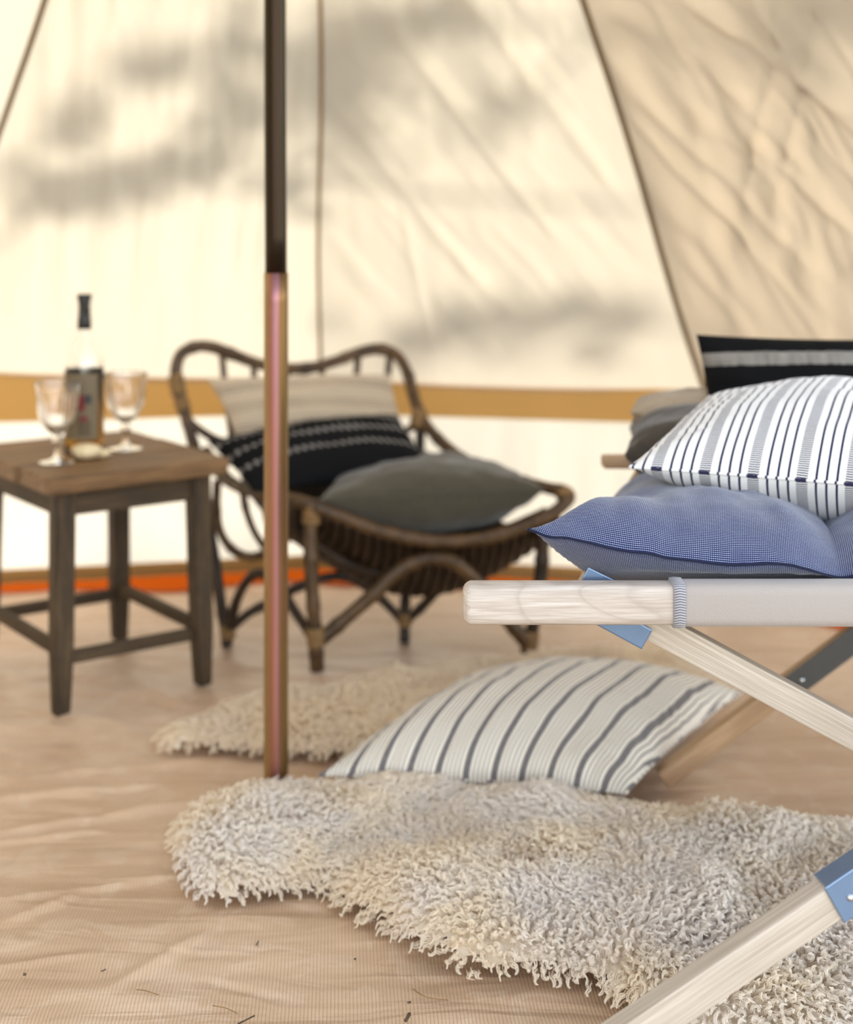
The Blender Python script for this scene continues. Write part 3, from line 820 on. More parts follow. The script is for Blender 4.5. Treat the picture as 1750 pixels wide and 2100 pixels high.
cot = empty('camp_bed', (.65, 2.1, 0), 'folding pale wood camp bed with taupe sling and crossed legs', 'camp bed')
cot_off = Matrix.Identity(4)
YN = 1.72; ZR = .5195; RH = .0485; RD = .040
def rail_section(x, h, d, r=.010, k=4, yc=YN + .02, zc=ZR):
    pts = []
    for (sy, sz, a0) in ((1, 1, 0), (-1, 1, PI / 2), (-1, -1, PI), (1, -1, 3 * PI / 2)):
        for i in range(k + 1):
            a = a0 + i * PI / 2 / k
            pts.append((x, yc + sy * (d / 2 - r) + r * math.cos(a), zc + sz * (h / 2 - r) + r * math.sin(a)))
    return pts
def sweep(name, xs_, hs, ds, mat, parent, r=.010, yc=YN + .02, zc=ZR, cap=True, uvs=False):
    V = []; Fc = []; UV = []; m = None
    for x, h, d in zip(xs_, hs, ds):
        s = rail_section(x, h, d, min(r, h / 2.01, d / 2.01), yc=yc, zc=zc); m = len(s)
        V += s
        pl = 0.0
        for j in range(m):
            if j: pl += math.dist(s[j], s[j - 1])
            UV.append((x, pl))
    for i in range(len(xs_) - 1):
        for j in range(m):
            a = i * m + j; b_ = i * m + (j + 1) % m; Fc.append((a, b_, b_ + m, a + m))
    if cap: Fc.append(tuple(range(m - 1, -1, -1))); Fc.append(tuple(range((len(xs_) - 1) * m, len(xs_) * m)))
    o = mesh(name, V, Fc, mat, parent, True, UV); return o
x0 = .0442
sweep('rail', [x0, x0 + .001, x0 + .003, x0 + .006, x0 + .010, .20, .31, 1.26, 1.27], [RH - .022, RH - .013, RH - .007, RH - .003, RH, RH, RH, RH, RH - .01], [RD - .020, RD - .012, RD - .007, RD - .002, RD, RD, RD, RD, RD - .01], M_ash, cot)
# the sling's sleeve round the rail, its bound edge, and the sling itself
sweep('sleeve', [.3125, .315, .60, .90, 1.10], [RH + .002, RH + .0035, RH + .004, RH + .0035, RH + .003], [RD + .003, RD + .005, RD + .005, RD + .005, RD + .004], M_sleeve, cot, r=.012)
sweep('webbing_edge', [.2985, .2995, .306, .3135, .3145], [RH + .002, RH + .0065, RH + .0075, RH + .0065, RH + .002], [RD + .003, RD + .008, RD + .009, RD + .008, RD + .003], M_web, cot, r=.012)
YF = 2.53
sweep('far_rail', [.313, .316, 1.27], [.016, .020, .020], [.040, .044, .044], M_ashdark, cot, r=.005, yc=YF, zc=.552)
V = []; UV = []
for j in range(24):
    for k in range(40):
        t = j / 23; s = .315 + .17 * t + (1.08 - .315 - .17 * t) * k / 39
        V.append((s, YN + .042 + (YF - .02 - YN - .042) * t, ZR + .012 + .022 * t - .105 * math.sin(PI * t) ** .8)); UV.append((s, t))
mesh('sling', V, grid_faces(40, 24), M_sleeve, cot, True, UV)
# crossed legs
def leg(a, b_, w, h, mat, name='leg'):
    return beam_obj(name, a, b_, w, h, mat, cot, bevel=.003)
YA = 1.80
A0, A1 = P(1186, 1198, YA), P(2705, 2066, YA)
A1.z = .02; leg(A0, A1, .030, .037, M_ash2)
YB0, YB1 = 1.475, 1.64
B0 = P(1321, 2100, 1.50); B1 = P(1722, 1828, 1.535)
dirB = (B1 - B0).normalized()
Bfoot = B0 - dirB * ((B0.z - .02) / dirB.z); Btop = B0 + dirB * ((.545 - B0.z) / dirB.z)
leg(Bfoot, Btop, .030, .037, M_ash2)
YD = 2.45
D0 = P(1300, 1640, YD); D1 = P(1628, 1396, YD); dD = (D1 - D0).normalized(); D0 = D0 - dD * ((D0.z - .02) / dD.z); Dt = D0 + dD * ((.535 - D0.z) / dD.z)
leg(D0, Dt, .028, .034, M_ashdark)
E0 = P(1378, 1240, 2.49); E1 = Vector((1.2, 2.49, .02)); leg(Vector((.36, 2.49, .53)), E1, .028, .034, M_ashdark)
# steel hinge plates
def plate(a, b_, off, w, h, mat, name='hinge_plate'):
    M, L = beam_matrix(a, b_); M.translation = M.translation + M.to_3x3() @ Vector(off)
    return box_obj(name, M, (L, w, h), mat, cot, bevel=.0012)
dA = (A1 - A0).normalized()
nA = Vector((-dA.z, 0, dA.x)).normalized()
if nA.z > 0: nA = -nA
pa = P(1215, 1165, YA - .019); pb = P(1329, 1309, YA - .019)
box_obj('hinge_plate', beam_matrix(P(1196, 1178, 1.772), P(1290, 1224, 1.772))[0], (.060, .003, .022), M_blue, cot, bevel=.0012)
pa = A0 + dA * (.004) ; pb = A0 + dA * (.105)
M, L = beam_matrix(pa, pb); M.translation = M.translation + nA * .0165 + Vector((0, -.0185, 0))
o = box_obj('hinge_plate', M, (L, .004, .028), M_blue, cot, bevel=.0018); o['label'] = 'blue steel hinge plate at the top of the leg'
M2 = M.copy(); M2.translation = M.translation + Vector((0, .0185, 0)) + nA * .0125
box_obj('hinge_plate', M2, (L, .040, .0030), M_blue, cot, bevel=.001)
# U-shaped bracket on the near leg: front plate, top lip, rivets
t0 = (P(1702, 1840, 1.53) - B0).dot(dirB); q0 = B0 + dirB * t0; q1 = q0 + dirB * .16
M, L = beam_matrix(q0, q1); nB = Vector((-dirB.z, 0, dirB.x)); nB = nB if nB.z > 0 else -nB
MF = M.copy(); MF.translation = M.translation + Vector((0, -.0165, 0)); o = box_obj('bracket', MF, (L, .003, .0435), M_blue, cot, bevel=.0013); o['label'] = 'blue steel bracket riveted round the nearest leg'
MT = M.copy(); MT.translation = M.translation + nB * .0200; box_obj('bracket_lip', MT, (L, .036, .0028), M_blue, cot, bevel=.001)
br_ = o
for tt, dz in ((.0195, -.002), (.085, .006), (.135, -.004)):
    c_ = q0 + dirB * tt + Vector((0, -.018, 0)) + nB * dz
    V, Fc = lathe([(0.0, .0032), (.0022, .0028), (.0038, .0015), (.0044, 0)], 16)
    R = Matrix.Rotation(math.radians(90), 4, 'X')
    rv_ = mesh('rivet', [c_ + (R @ Vector(v)) for v in V], Fc, M_rivet); rv_.parent = br_; rv_.matrix_parent_inverse = br_.matrix_basis.inverted() @ cot_off
# dark bracket on the far leg
q0 = D0 + dD * ((P(1612, 1410, YD) - D0).dot(dD)); q1 = q0 + dD * .20
M, L = beam_matrix(q0, q1); MF = M.copy(); MF.translation = M.translation + Vector((0, -.016, 0))
o = box_obj('bracket', MF, (L, .003, .041), M_dkmetal, cot, bevel=.001); o['label'] = 'dark grey steel bracket on the far leg'
c_ = q0 + dD * .03 + Vector((0, -.018, 0)); rv_ = mesh('rivet', [c_ + (R @ Vector(v)) for v in V], Fc, M_rivet); rv_.parent = o; rv_.matrix_parent_inverse = o.matrix_basis.inverted() @ cot_off

# ------------------------------------------------------------------ blue futon on the camp bed
def futon():
    nu, nv = 260, 130
    Lx, Ly = 1.02, .78
    c00 = P(1085, 1088, 1.765); U, Vv = np.meshgrid(np.linspace(0, 1, nu), np.linspace(0, 1, nv))
    xw = U * Lx; yw = Vv * Ly
    tuft = .385
    def cell(d, period):
        f = (d % period) / period
        return 1 - np.abs(2 * f - 1) ** 2.6
    sx = np.clip(cell(xw, tuft), 0, 1); sy = np.clip(cell(yw, .39), 0, 1)
    rimd = np.minimum(np.minimum(xw, Lx - xw), np.minimum(yw, Ly - yw))
    rim = 1 - np.exp(-rimd / .05)
    sq = np.clip(rim * 1.06, 0, 1)
    soft = np.clip(np.minimum(sx ** .5, 1), 0, 1)
    tot = sq * (.50 + .50 * soft) * (.82 + .18 * sy ** .5)
    dent = .009 * fbm(xw * 9, yw * 7, 5, 3) + .006 * vn(xw * 22 + yw * 9, yw * 6, 15) * np.exp(-yw / .16) + .004 * vn(xw * 34, yw * 10, 8) * np.exp(-yw / .10) + .0035 * vn(xw * 60, yw * 12, 18) * np.exp(-((xw % tuft - 0) ** 2) / .0025)
    corner = np.exp(-xw / .10) * np.exp(-yw / .12)
    xo = c00.x + xw + .30 * yw * np.clip(1 - xw / Lx, 0, 1) + .010 * np.sin(yw * 8) * np.exp(-xw / .1) + .030 * (1 - np.exp(-yw / .1)) * np.exp(-xw / .05) * np.clip(1 - yw * 2, 0, 1) 
    front_in = .014 * (1 - np.exp(-xw / .12)) - .010 * np.exp(-((xw % tuft) ** 2) / .002)
    yo = c00.y + yw * (1) - .016 * (1 - np.exp(-xw / .12)) * np.exp(-yw / .12) + .012 * np.exp(-((xw - tuft) ** 2) / .0008) * np.exp(-yw / .08)
    zs = c00.z - .034 * (1 - np.exp(-xw / .14)) * np.exp(-yw / .25) - .105 * (1 - np.exp(-(yw / .30) ** 1.3)) - .012 * np.clip(xw / .4, 0, 1) * np.exp(-yw / .2)
    zs = zs + (.0035 * vn(xw * 16, xw * 0, 71) + .0020 * vn(xw * 41, xw * 0, 72)) * np.exp(-yw / .05) - .010 * np.exp(-((xw - tuft) ** 2) / .0012) * np.exp(-yw / .10)
    top = zs + .074 * tot * (1 - .45 * np.exp(-((xw - tuft) ** 2) / .0020) * np.exp(-yw / .2)) + dent * sq
    bot = np.maximum(zs - .078 * tot, ZR + RH / 2 + .0035 - .11 * np.clip((yw - .03) / .3, 0, 1) ** .8)
    bot = np.minimum(bot, zs)
    vt = np.stack([xo, yo, top], -1).reshape(-1, 3); vb = np.stack([xo, yo, bot], -1).reshape(-1, 3)
    uv = np.stack([xw, yw * 1.0 + .05 * tot], -1).reshape(-1, 2)
    f = grid_faces(nu, nv) + grid_faces(nu, nv, nu * nv, True)
    o = mesh('futon', np.concatenate([vt, vb]), f, M_check, None, True, np.concatenate([uv, uv + .013]))
    bm = bmesh.new(); bm.from_mesh(o.data); bmesh.ops.remove_doubles(bm, verts=bm.verts, dist=2e-5); bm.to_mesh(o.data); bm.free()
    props(o, 'tufted navy and white micro-check futon lying on the pale camp bed', 'mattress')
    # seam ridge along the near edge and left edge
    pts = [(xo[0, i], yo[0, i] - .0015, zs[0, i]) for i in range(0, nu, 2)]
    V, Fc = tube(pts, .0017, 6); s = mesh('piping', V, Fc, M_navyseam, None); s.parent = o
    pts = [(xo[j, 0] - .0015, yo[j, 0], zs[j, 0]) for j in range(0, nv, 2)]
    V, Fc = tube(pts, .0015, 6); s = mesh('piping', V, Fc, M_navyseam, None); s.parent = o
    # tuft knot on the near face at the gather
    c_ = Vector((c00.x + tuft, c00.y - .006, zs[0, int(tuft / Lx * nu)] - .022))
    tube_obj('tuft', [c_ + Vector((0, 0, .020)), c_ + Vector((.003, -.004, 0)), c_ + Vector((-.003, 0, -.020))], .004, M_navyseam, None, n=4, sides=8).parent = o
futon()
# stacked futons and the black pillow at the far side
def slabpil(name, px0, py_lo, py_hi, Y, w_, d_, mat, label, cat, seed, ft=.5, shift=.05):
    a = P(px0, (py_lo + py_hi) / 2, Y); th = (py_lo - py_hi) / F * Y
    return pillow(name, [(a.x, Y, a.z), (a.x + w_, Y - .02, a.z), (a.x + w_ + shift, Y + d_, a.z), (a.x + shift, Y + d_, a.z)], th, mat, None, 60, 40, pinch=.03, ft=ft, seed=seed, wr=.007, n_exp=5, p_exp=.45, seam=None, label=label, cat=cat)
slabpil('folded_futon', 1280, 1015, 852, 2.34, .72, .30, M_greyfuton, 'folded charcoal linen futon at the far side of the camp bed', 'mattress', 31)
slabpil('bolster', 1290, 880, 812, 2.50, .70, .20, M_beige, 'pale beige cushion behind the folded charcoal futon', 'cushion', 33)
tl = P(1437, 690, 2.50)
pillow('pillow', [(tl.x + .012, 2.47, tl.z - .30), (tl.x + .50, 2.44, tl.z - .30), (tl.x + .50, 2.53, tl.z - .003), (tl.x, 2.54, tl.z)], .15, M_blackband, None, 60, 60, pinch=.05, ft=.55, seed=12, wr=.006, size=(.5, .30),
       label='large black pillow with a pale stripe near its top, standing on the camp bed', cat='cushion')
# striped cushion on the futon
pillow('cushion', [(.2790, 1.95, .647), (.800, 1.86, .618), (.985, 2.30, .655), (.470, 2.36, .690)], .192, M_tick1, None, 130, 130, pinch=.035, ft=.47, seed=9, wr=.0045, n_exp=2.2, p_exp=.60, seam=M_tick1, seam_r=.0023, size=(.5, .48), arc=True,
       label='white cushion with navy ladder stripes and fine lines on the blue futon', cat='cushion')

# ------------------------------------------------------------------ side table
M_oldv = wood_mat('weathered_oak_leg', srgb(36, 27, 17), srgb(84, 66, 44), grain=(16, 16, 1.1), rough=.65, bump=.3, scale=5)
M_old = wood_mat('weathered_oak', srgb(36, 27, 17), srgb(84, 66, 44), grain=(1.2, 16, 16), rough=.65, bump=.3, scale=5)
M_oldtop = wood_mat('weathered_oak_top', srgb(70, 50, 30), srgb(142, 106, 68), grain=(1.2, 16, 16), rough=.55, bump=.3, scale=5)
Nn = Vector((-.725, 2.827, 0)); Rr = Vector((-.480, 3.001, 0)); Bb = Vector((-.716, 3.307, 0)); Ll = Nn + Bb - Rr
tc = (Nn + Bb) / 2
tab = empty('side_table', tc, 'weathered dark oak side table holding the bottle and two goblets', 'table')
eu = (Rr - Nn).normalized(); ev = (Bb - Rr).normalized(); ang = math.atan2(eu.y, eu.x)
TT = .478
for q in (Nn, Rr, Bb, Ll):
    out = (q - tc).normalized() * .004
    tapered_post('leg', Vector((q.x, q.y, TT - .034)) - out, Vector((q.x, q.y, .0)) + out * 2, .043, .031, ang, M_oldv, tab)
for a, b_ in ((Nn, Rr), (Rr, Bb), (Bb, Ll), (Ll, Nn)):
    sd = (b_ - a).normalized().cross(Vector((0, 0, 1)))
    up1 = Vector((0, 0, TT - .034 - .027))
    cut = (b_ - a).normalized() * .018
    beam_obj('apron', a + up1 + cut, b_ + up1 - cut, .018, .052, M_old, tab, bevel=.002, side=sd)
    zz = .122 if (a in (Rr, Ll)) else .108
    beam_obj('stretcher', a + Vector((0, 0, zz)) + cut * .8, b_ + Vector((0, 0, zz)) - cut * .8, .018, .026, M_old, tab, bevel=.003, side=sd)
# top of three boards
W = (Rr - Nn).length + .095; D_ = (Bb - Rr).length + .095
for k in range(3):
    c_ = tc + ev * ((k - 1) * D_ / 3)
    M = Matrix((eu, ev, Vector((0, 0, 1)))).transposed().to_4x4(); M.translation = Vector((c_.x, c_.y, TT - .017 + .0008 * (k % 2)))
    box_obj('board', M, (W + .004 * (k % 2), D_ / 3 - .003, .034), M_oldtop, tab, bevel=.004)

# glass, bottle
gm = NB('clear_glass'); M_glass = gm.done(gm.principled((1, 1, 1), .02, spec=.5, Transmission_Weight=1.0, IOR=1.48))
gm = NB('amber_spirit'); M_amber = gm.done(gm.principled((.85, .50, .10), .02, Transmission_Weight=1.0, IOR=1.36))
M_stopper = metal_mat('black_stopper', (.014, .013, .011), .5, 0)
def label_mat():
    b = NB('bottle_label'); uv = b.coord('UV'); u, v = sepuv(b, uv)
    def rect(x0, x1, y0, y1): return b.math('MULTIPLY', band_mask(b, u, x0, x1), band_mask(b, v, y0, y1))
    n_ = b.noise(uv, 30, 3)
    c = b.mix(n_, srgb(122, 104, 76), srgb(98, 84, 62))
    c = b.mix(rect(.40, .52, .74, .90), c, (.02, .02, .02))
    c = b.mix(rect(.42, .64, .44, .68), c, srgb(112, 24, 16))
    c = b.mix(rect(.62, .80, .54, .68), c, (.02, .02, .02))
    c = b.mix(rect(.46, .78, .05, .30), c, srgb(84, 66, 40))
    c = b.mix(rect(.50, .70, .28, .36), c, srgb(112, 24, 16))
    return b.done(b.principled(c, .6))
M_label = label_mat()
bp = P(173, 924, 3.06); bp.z = TT + .0012
bottle = empty('bottle', bp, 'clear glass spirit bottle of amber liquid with black stopper on the table', 'bottle')
def place(name, V, Fc, mat, parent, uv=None):
    o = mesh(name, [Vector(v) + parent.location for v in V], Fc, mat, parent, True, uv); return o
prof = [(0, .002), (.036, .0), (.040, .004), (.0418, .010), (.0418, .185), (.040, .200), (.034, .222), (.024, .243), (.0155, .262), (.0135, .275), (.0132, .312), (.0108, .312), (.0110, .275), (.013, .262), (.0215, .243), (.0315, .221), (.0375, .199), (.0392, .184), (.0392, .012), (.036, .007), (0, .006)]
V, Fc = lathe(prof, 48); place('glass_body', V, Fc, M_glass, bottle)
prof = [(0, .0075), (.036, .0085), (.0393, .014), (.0393, .182), (0, .182)]
V, Fc = lathe(prof, 48); place('liquid', V, Fc, M_amber, bottle)
prof = [(0, .262), (.0125, .262), (.0142, .262), (.0150, .266), (.0135, .290), (.0118, .305), (.0128, .322), (.0158, .336), (.0158, .339), (0, .340)]
V, Fc = lathe([(.0139, .264), (.0152, .264), (.0148, .280), (.0128, .300), (.0125, .316), (.0162, .336), (.0160, .339), (0, .340)], 32); place('stopper', V, Fc, M_stopper, bottle)
V = []; Fc = []; UV = []
for j in range(8):
    for k in range(30):
        a = -PI / 2 - .98 + 1.96 * k / 29; z = .032 + .140 * j / 7
        V.append((.0422 * math.cos(a), .0422 * math.sin(a), z)); UV.append((k / 29, j / 7))
place('label', V, grid_faces(30, 8), M_label, bottle, UV)

def goblet(px, Y, lab, sc=1.0, rot=0):
    p = P(px, 924, Y); p.z = TT + .0012
    g_ = empty('goblet', p, lab, 'glass', 'fluted glass goblets on the side table')
    zb = .062
    outer = [(0, zb - .004), (.010, zb - .003), (.024, zb + .010), (.036, zb + .030), (.0415, zb + .055), (.0440, zb + .085), (.0465, zb + .104)]
    inner = [(.0440, zb + .104), (.0412, zb + .085), (.0385, zb + .055), (.033, zb + .031), (.021, zb + .012), (.008, zb + .002), (0, zb + .001)]
    # denser bowl rows
    prof = [tuple(q) for q in spline(outer, 4)] + [tuple(q) for q in spline(inner, 4)]
    V, Fc = lathe([(r * sc, z * sc) for r, z in prof], 112, ribs=28, rib_amp=.0034, rib_range=(zb + .018, zb + .092))
    place('bowl', V, Fc, M_glass, g_)
    st = [(.0085, zb - .003), (.0078, zb - .012), (.0105, zb - .016), (.0105, zb - .020), (.0062, zb - .026), (.0056, .024), (.0075, .012), (.018, .0060), (.036, .0030), (.038, .0015), (.036, 0), (0, 0)]
    V, Fc = lathe([(0, zb - .003)] + [(r * sc, z * sc) for r, z in st], 40); place('stem', V, Fc, M_glass, g_)
goblet(118, 2.93, 'fluted clear goblet left of the bottle, nearest the table edge')
goblet(258, 3.09, 'fluted clear goblet to the right of the bottle')
# small ruffled pale shells at the bottle's foot
sh = NB('shell_cream'); M_shell = sh.done(sh.principled(sh.mix(sh.noise(sh.coord('Object'), 90, 3), srgb(240, 226, 188), srgb(214, 180, 132)), .5))
for (px, py, Y, s_, lab) in ((176, 914, 2.97, .030, 'pale cream ruffled seashell lying at the foot of the bottle'), (208, 912, 2.99, .017, 'tiny peach seashell right of the larger one')):
    c_ = P(px, py, Y); V = []; nu, nv = 28, 16
    for j in range(nv + 1):
        th = PI * j / nv
        for k in range(nu):
            a = 2 * PI * k / nu; r_ = s_ * (1 + .13 * math.cos(9 * a) * math.sin(th) + .12 * math.sin(3 * a + px))
            V.append((c_.x + r_ * math.sin(th) * math.cos(a), c_.y + r_ * .8 * math.sin(th) * math.sin(a), TT + .001 + s_ * .55 + s_ * .55 * math.cos(th)))
    Fc = [(j * nu + k, j * nu + (k + 1) % nu, (j + 1) * nu + (k + 1) % nu, (j + 1) * nu + k) for j in range(nv) for k in range(nu)]
    props(mesh('seashell', V, Fc, M_shell), lab, 'shell')

# ------------------------------------------------------------------ rattan chair
M_ratt = wood_mat('rattan', srgb(48, 33, 18), srgb(94, 68, 40), grain=(7, 7, 7), rough=.42, bump=.2, scale=3)
M_ratt2 = wood_mat('rattan_shaded', srgb(30, 20, 12), srgb(58, 40, 24), grain=(7, 7, 7), rough=.45, bump=.2, scale=3)  # darker copy of the rattan; shade under the seat put into its colour
M_wrap = wood_mat('cane_binding', srgb(96, 70, 40), srgb(158, 124, 80), grain=(20, 20, 90), rough=.5, bump=.4, scale=3)
ch = empty('rattan_chair', (0.0, 3.25, 0), 'low bent-rattan lounge chair with three cushions beside the side table', 'chair')
def rod(name, pts, r, mat=M_ratt, seed=0, knob=.16, n=8):
    return tube_obj(name, [P(*q) for q in pts], r, mat, ch, n=n, sides=12, knob=knob, seed=seed)
ZF = 3.09
rod('top_rail', [(412, 960, 3.42), (398, 915, 3.45), (380, 850, 3.47), (366, 800, 3.49), (361, 760, 3.50), (372, 726, 3.51), (402, 711, 3.52), (435, 712, 3.54), (475, 726, 3.57), (530, 746, 3.60), (590, 756, 3.63), (640, 754, 3.66),
                 (690, 740, 3.68), (740, 722, 3.70), (780, 716, 3.71), (815, 730, 3.70), (836, 765, 3.68), (848, 810, 3.65), (862, 850, 3.61), (885, 885, 3.57), (920, 920, 3.51), (960, 948, 3.45), (1010, 970, 3.38), (1070, 988, 3.32), (1120, 1000, 3.27), (1158, 1010, 3.24), (1168, 1026, 3.22)], .0150, seed=1)
rod('seat_front_rail', [(1168, 1022, 3.22), (1140, 1048, 3.20), (1090, 1072, 3.18), (1030, 1094, 3.16), (960, 1108, 3.14), (890, 1110, 3.12), (820, 1099, 3.11), (750, 1079, 3.10), (690, 1056, 3.09), (640, 1036, 3.09), (605, 1026, 3.10)], .0150, seed=2)
rod('arm', [(640, 1036, 3.09), (590, 1022, 3.14), (540, 1012, 3.20), (495, 1000, 3.28), (462, 980, 3.35), (442, 955, 3.40), (420, 925, 3.44)], .0150, seed=3)
rod('leg', [(640, 1040, 3.10), (637, 1110, 3.095), (640, 1200, 3.09), (646, 1290, 3.088), (651, 1374, 3.087)], .0155, seed=4)
rod('leg', [(1113, 1088, 3.20), (1112, 1150, 3.205), (1104, 1220, 3.207), (1092, 1290, 3.206), (1082, 1340, 3.205)], .0155, M_ratt2, seed=5)
rod('leg', [(412, 958, 3.42), (424, 1040, 3.38), (438, 1130, 3.34), (452, 1230, 3.30), (467, 1325, 3.259)], .0135, M_ratt2, seed=6)
rod('leg', [(862, 850, 3.61), (862, 900, 3.60), (856, 1000, 3.54), (842, 1120, 3.42), (832, 1220, 3.33), (830, 1318, 3.285)], .0130, M_ratt2, seed=7)
rod('brace', [(650, 1318, 3.09), (700, 1276, 3.10), (760, 1224, 3.11), (815, 1172, 3.12), (870, 1146, 3.13), (925, 1150, 3.15), (965, 1180, 3.165), (1000, 1222, 3.18), (1040, 1270, 3.19), (1080, 1318, 3.20)], .0160, seed=8)
rod('brace', [(644, 1308, 3.10), (610, 1262, 3.13), (578, 1212, 3.16), (545, 1180, 3.19), (515, 1182, 3.22), (488, 1225, 3.24), (468, 1292, 3.255)], .0115, M_ratt2, seed=9)
rod('brace', [(470, 1292, 3.26), (510, 1258, 3.265), (560, 1232, 3.27), (610, 1205, 3.275), (665, 1185, 3.28), (720, 1185, 3.285), (775, 1222, 3.286), (828, 1275, 3.287)], .0110, M_ratt2, seed=10)
rod('brace', [(832, 1275, 3.285), (870, 1240, 3.28), (910, 1196, 3.26), (945, 1172, 3.25), (990, 1195, 3.235), (1040, 1250, 3.22), (1080, 1316, 3.21)], .0110, M_ratt2, seed=11)
# lower seat frame the slats lie on
rod('seat_frame', [(606, 1028, 3.10), (598, 1080, 3.12), (640, 1112, 3.14), (720, 1160, 3.18), (800, 1176, 3.22), (880, 1150, 3.26), (960, 1110, 3.28), (1040, 1085, 3.26), (1120, 1050, 3.23)], .0115, M_ratt2, seed=12)
rod('side_rod', [(446, 985, 3.38), (444, 1040, 3.36), (452, 1090, 3.33), (478, 1128, 3.29), (520, 1142, 3.24), (570, 1120, 3.18), (604, 1085, 3.12)], .0105, seed=13)
rod('side_rod', [(498, 1008, 3.27), (506, 1050, 3.26), (524, 1095, 3.24), (548, 1128, 3.21)], .0085, seed=14)
rod('side_rod', [(540, 1016, 3.20), (546, 1060, 3.19), (556, 1100, 3.19), (572, 1125, 3.18)], .0085, seed=15)
# seat slats: curved canes front to back under the cushions
for k in range(24):
    t = k / 23
    fx = 650 + t * 490; fy = 1050 + 58 * math.sin(PI * min(1, t * 1.05)) + t * 6; fY = 3.10 + .09 * t
    bx = 500 + t * 380; 
    rod('seat_slat', [(fx, fy, fY + .01), (fx - 8, fy + 34 + 30 * math.sin(PI * t), fY + .06), (fx - 45, fy + 52 + 46 * math.sin(PI * t), fY + .16), (bx + 20, 1010 + 60 * math.sin(PI * t), 3.42 + .10 * t), (bx - 10, 930, 3.50 + .12 * t)], .0120, M_ratt2, seed=20 + k, knob=0)
# back spindles, short stubs of them showing above the cream cushion
for k, (px, py, Y, bx) in enumerate(((455, 722, 3.555, 480), (520, 744, 3.595, 530), (590, 758, 3.63, 590), (662, 750, 3.67, 650), (735, 724, 3.695, 715), (800, 722, 3.705, 775))):
    rod('spindle', [(px, py, Y), (px + (bx - px) * .3, 800, Y - .01), (px + (bx - px) * .7, 870, Y - .05), (bx, 950, Y - .12)], .0088, seed=40 + k, knob=.1)
rod('cross_rail', [(384, 862, 3.465), (440, 900, 3.47), (520, 925, 3.49), (620, 935, 3.53), (720, 925, 3.57), (800, 900, 3.60), (862, 866, 3.61)], .0100, seed=50)
rod('seat_back_rail', [(424, 945, 3.41), (500, 945, 3.46), (600, 948, 3.50), (700, 945, 3.54), (800, 938, 3.58), (862, 925, 3.60)], .0110, M_ratt2, seed=51)
# cane bindings at the joints
def wrap(c_, axis, r, w_, n=5):
    V = []; Fc = []
    axis = Vector(axis).normalized()
    for k in range(n):
        cc = Vector(c_) + axis * (k - (n - 1) / 2) * w_ / n
        u = axis.orthogonal().normalized(); v = axis.cross(u); b0 = len(V)
        for i in range(18):
            a = 2 * PI * i / 18
            for j in range(6):
                b_ = 2 * PI * j / 6; rr = r + w_ / n * .55 * math.cos(b_)
                V.append(cc + (u * math.cos(a) + v * math.sin(a)) * rr + axis * w_ / n * .55 * math.sin(b_))
        for i in range(18):
            for j in range(6):
                p = b0 + i * 6 + j; q = b0 + i * 6 + (j + 1) % 6; r2 = b0 + ((i + 1) % 18) * 6 + j; s2 = b0 + ((i + 1) % 18) * 6 + (j + 1) % 6
                Fc.append((p, r2, s2, q))
    mesh('binding', V, Fc, M_wrap, ch)
for (q, q2, r_, w_) in (((364, 790, 3.492), (372, 830, 3.48), .0155, .05), ((374, 830, 3.48), (380, 850, 3.47), .0155, .035), ((858, 862, 3.60), (866, 830, 3.62), .0165, .05), ((640, 1052, 3.095), (638, 1110, 3.095), .0165, .045),
                        ((648, 1306, 3.088), (650, 1330, 3.088), .0175, .04), ((831, 1270, 3.287), (831, 1290, 3.287), .0150, .03), ((468, 1296, 3.26), (470, 1320, 3.26), .0150, .03), ((1087, 1312, 3.206), (1084, 1330, 3.206), .0170, .04), ((1160, 1016, 3.23), (1140, 1040, 3.21), .0165, .03)):
    a = P(*q); b_ = P(*q2); wrap(a, b_ - a, r_, w_)

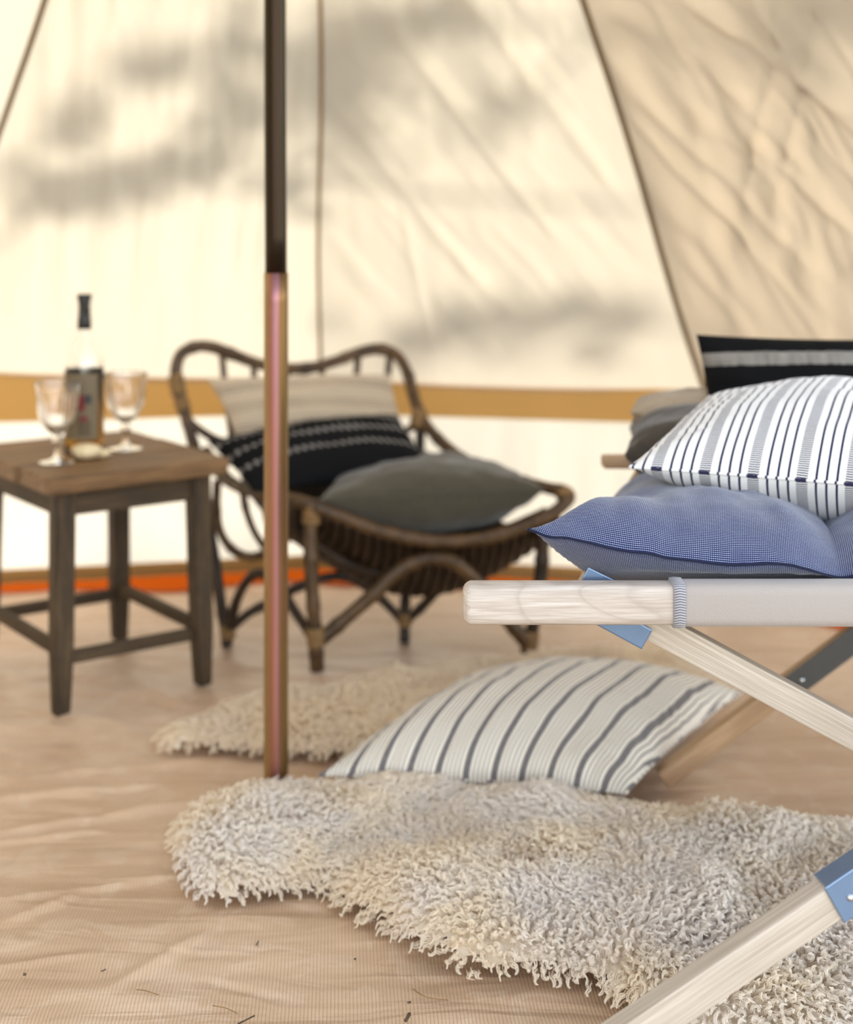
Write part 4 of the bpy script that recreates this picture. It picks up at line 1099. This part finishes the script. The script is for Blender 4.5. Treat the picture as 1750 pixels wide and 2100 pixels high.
# chair cushions
def Pc(l): return [P(*q) for q in l]
pillow('cushion', Pc([(485, 900, 3.36), (835, 895, 3.52), (800, 768, 3.585), (424, 776, 3.45)]), .085, M_cream, None, 60, 50, pinch=.03, ft=.55, seed=61, size=(.47, .19), wr=.004, label='cream linen cushion with thin horizontal lines against the chair back', cat='cushion')
pillow('cushion', Pc([(520, 1010, 3.16), (892, 966, 3.32), (814, 850, 3.46), (424, 905, 3.31)]), .095, M_dots, None, 60, 50, pinch=.03, ft=.6, seed=62, size=(.45, .19), wr=.004, label='black cushion with rows of pale dots in the rattan chair', cat='cushion')
pillow('cushion', Pc([(655, 1026, 3.08), (1118, 1004, 3.17), (1040, 985, 3.50), (690, 985, 3.42)]), .180, M_olive, None, 70, 60, pinch=.05, ft=.40, seed=63, wr=.006, n_exp=2.4, seam=M_olive, seam_r=.003, label='plain grey linen cushion lying on the rattan chair seat', cat='cushion')

# ------------------------------------------------------------------ twigs and crumbs on the groundsheet
M_twig = wood_mat('dry_twig', (.03, .02, .012), (.12, .08, .05), grain=(9, 9, 9))
M_straw = wood_mat('dry_straw', srgb(120, 88, 56), srgb(160, 126, 86), grain=(9, 9, 9))
bits = [([(488, 2100), (508, 2090), (522, 2083)], .0010, 'dark bent twig at the bottom edge', M_twig), ([(832, 2093), (836, 2087), (840, 2079)], .0022, 'short black crumb of bark below the sheepskin', M_twig),
        ([(847, 2028), (875, 2045), (920, 2051)], .0007, 'thin straw below the front of the sheepskin', M_straw), ([(436, 2062), (465, 2068), (487, 2079)], .0006, 'thin curved straw left of the dark bent twig', M_straw),
        ([(280, 2030), (295, 2031), (325, 2040)], .0007, 'looped straw in the lower left floor', M_straw), ([(208, 1992), (217, 1988)], .0010, 'short twig low on the left floor', M_twig),
        ([(526, 1938), (530, 1930)], .0009, 'tiny upright-looking twig left of the sheepskin notch', M_twig), ([(48, 1998), (53, 1998)], .0018, 'black crumb at far lower left', M_twig),
        ([(836, 2056), (843, 2055)], .0013, 'black crumb under the thin straw', M_twig), ([(727, 1966), (730, 1967)], .0013, 'black crumb at the sheepskin edge', M_twig)]
for pts, r_, lab, mt in bits:
    pp = [PZ(x, y, r_ + .0012) for x, y in pts]
    props(tube_obj('crumb' if 'crumb' in lab else ('straw' if 'straw' in lab else 'twig'), pp, r_, mt, None, n=4, sides=6), lab, 'debris')
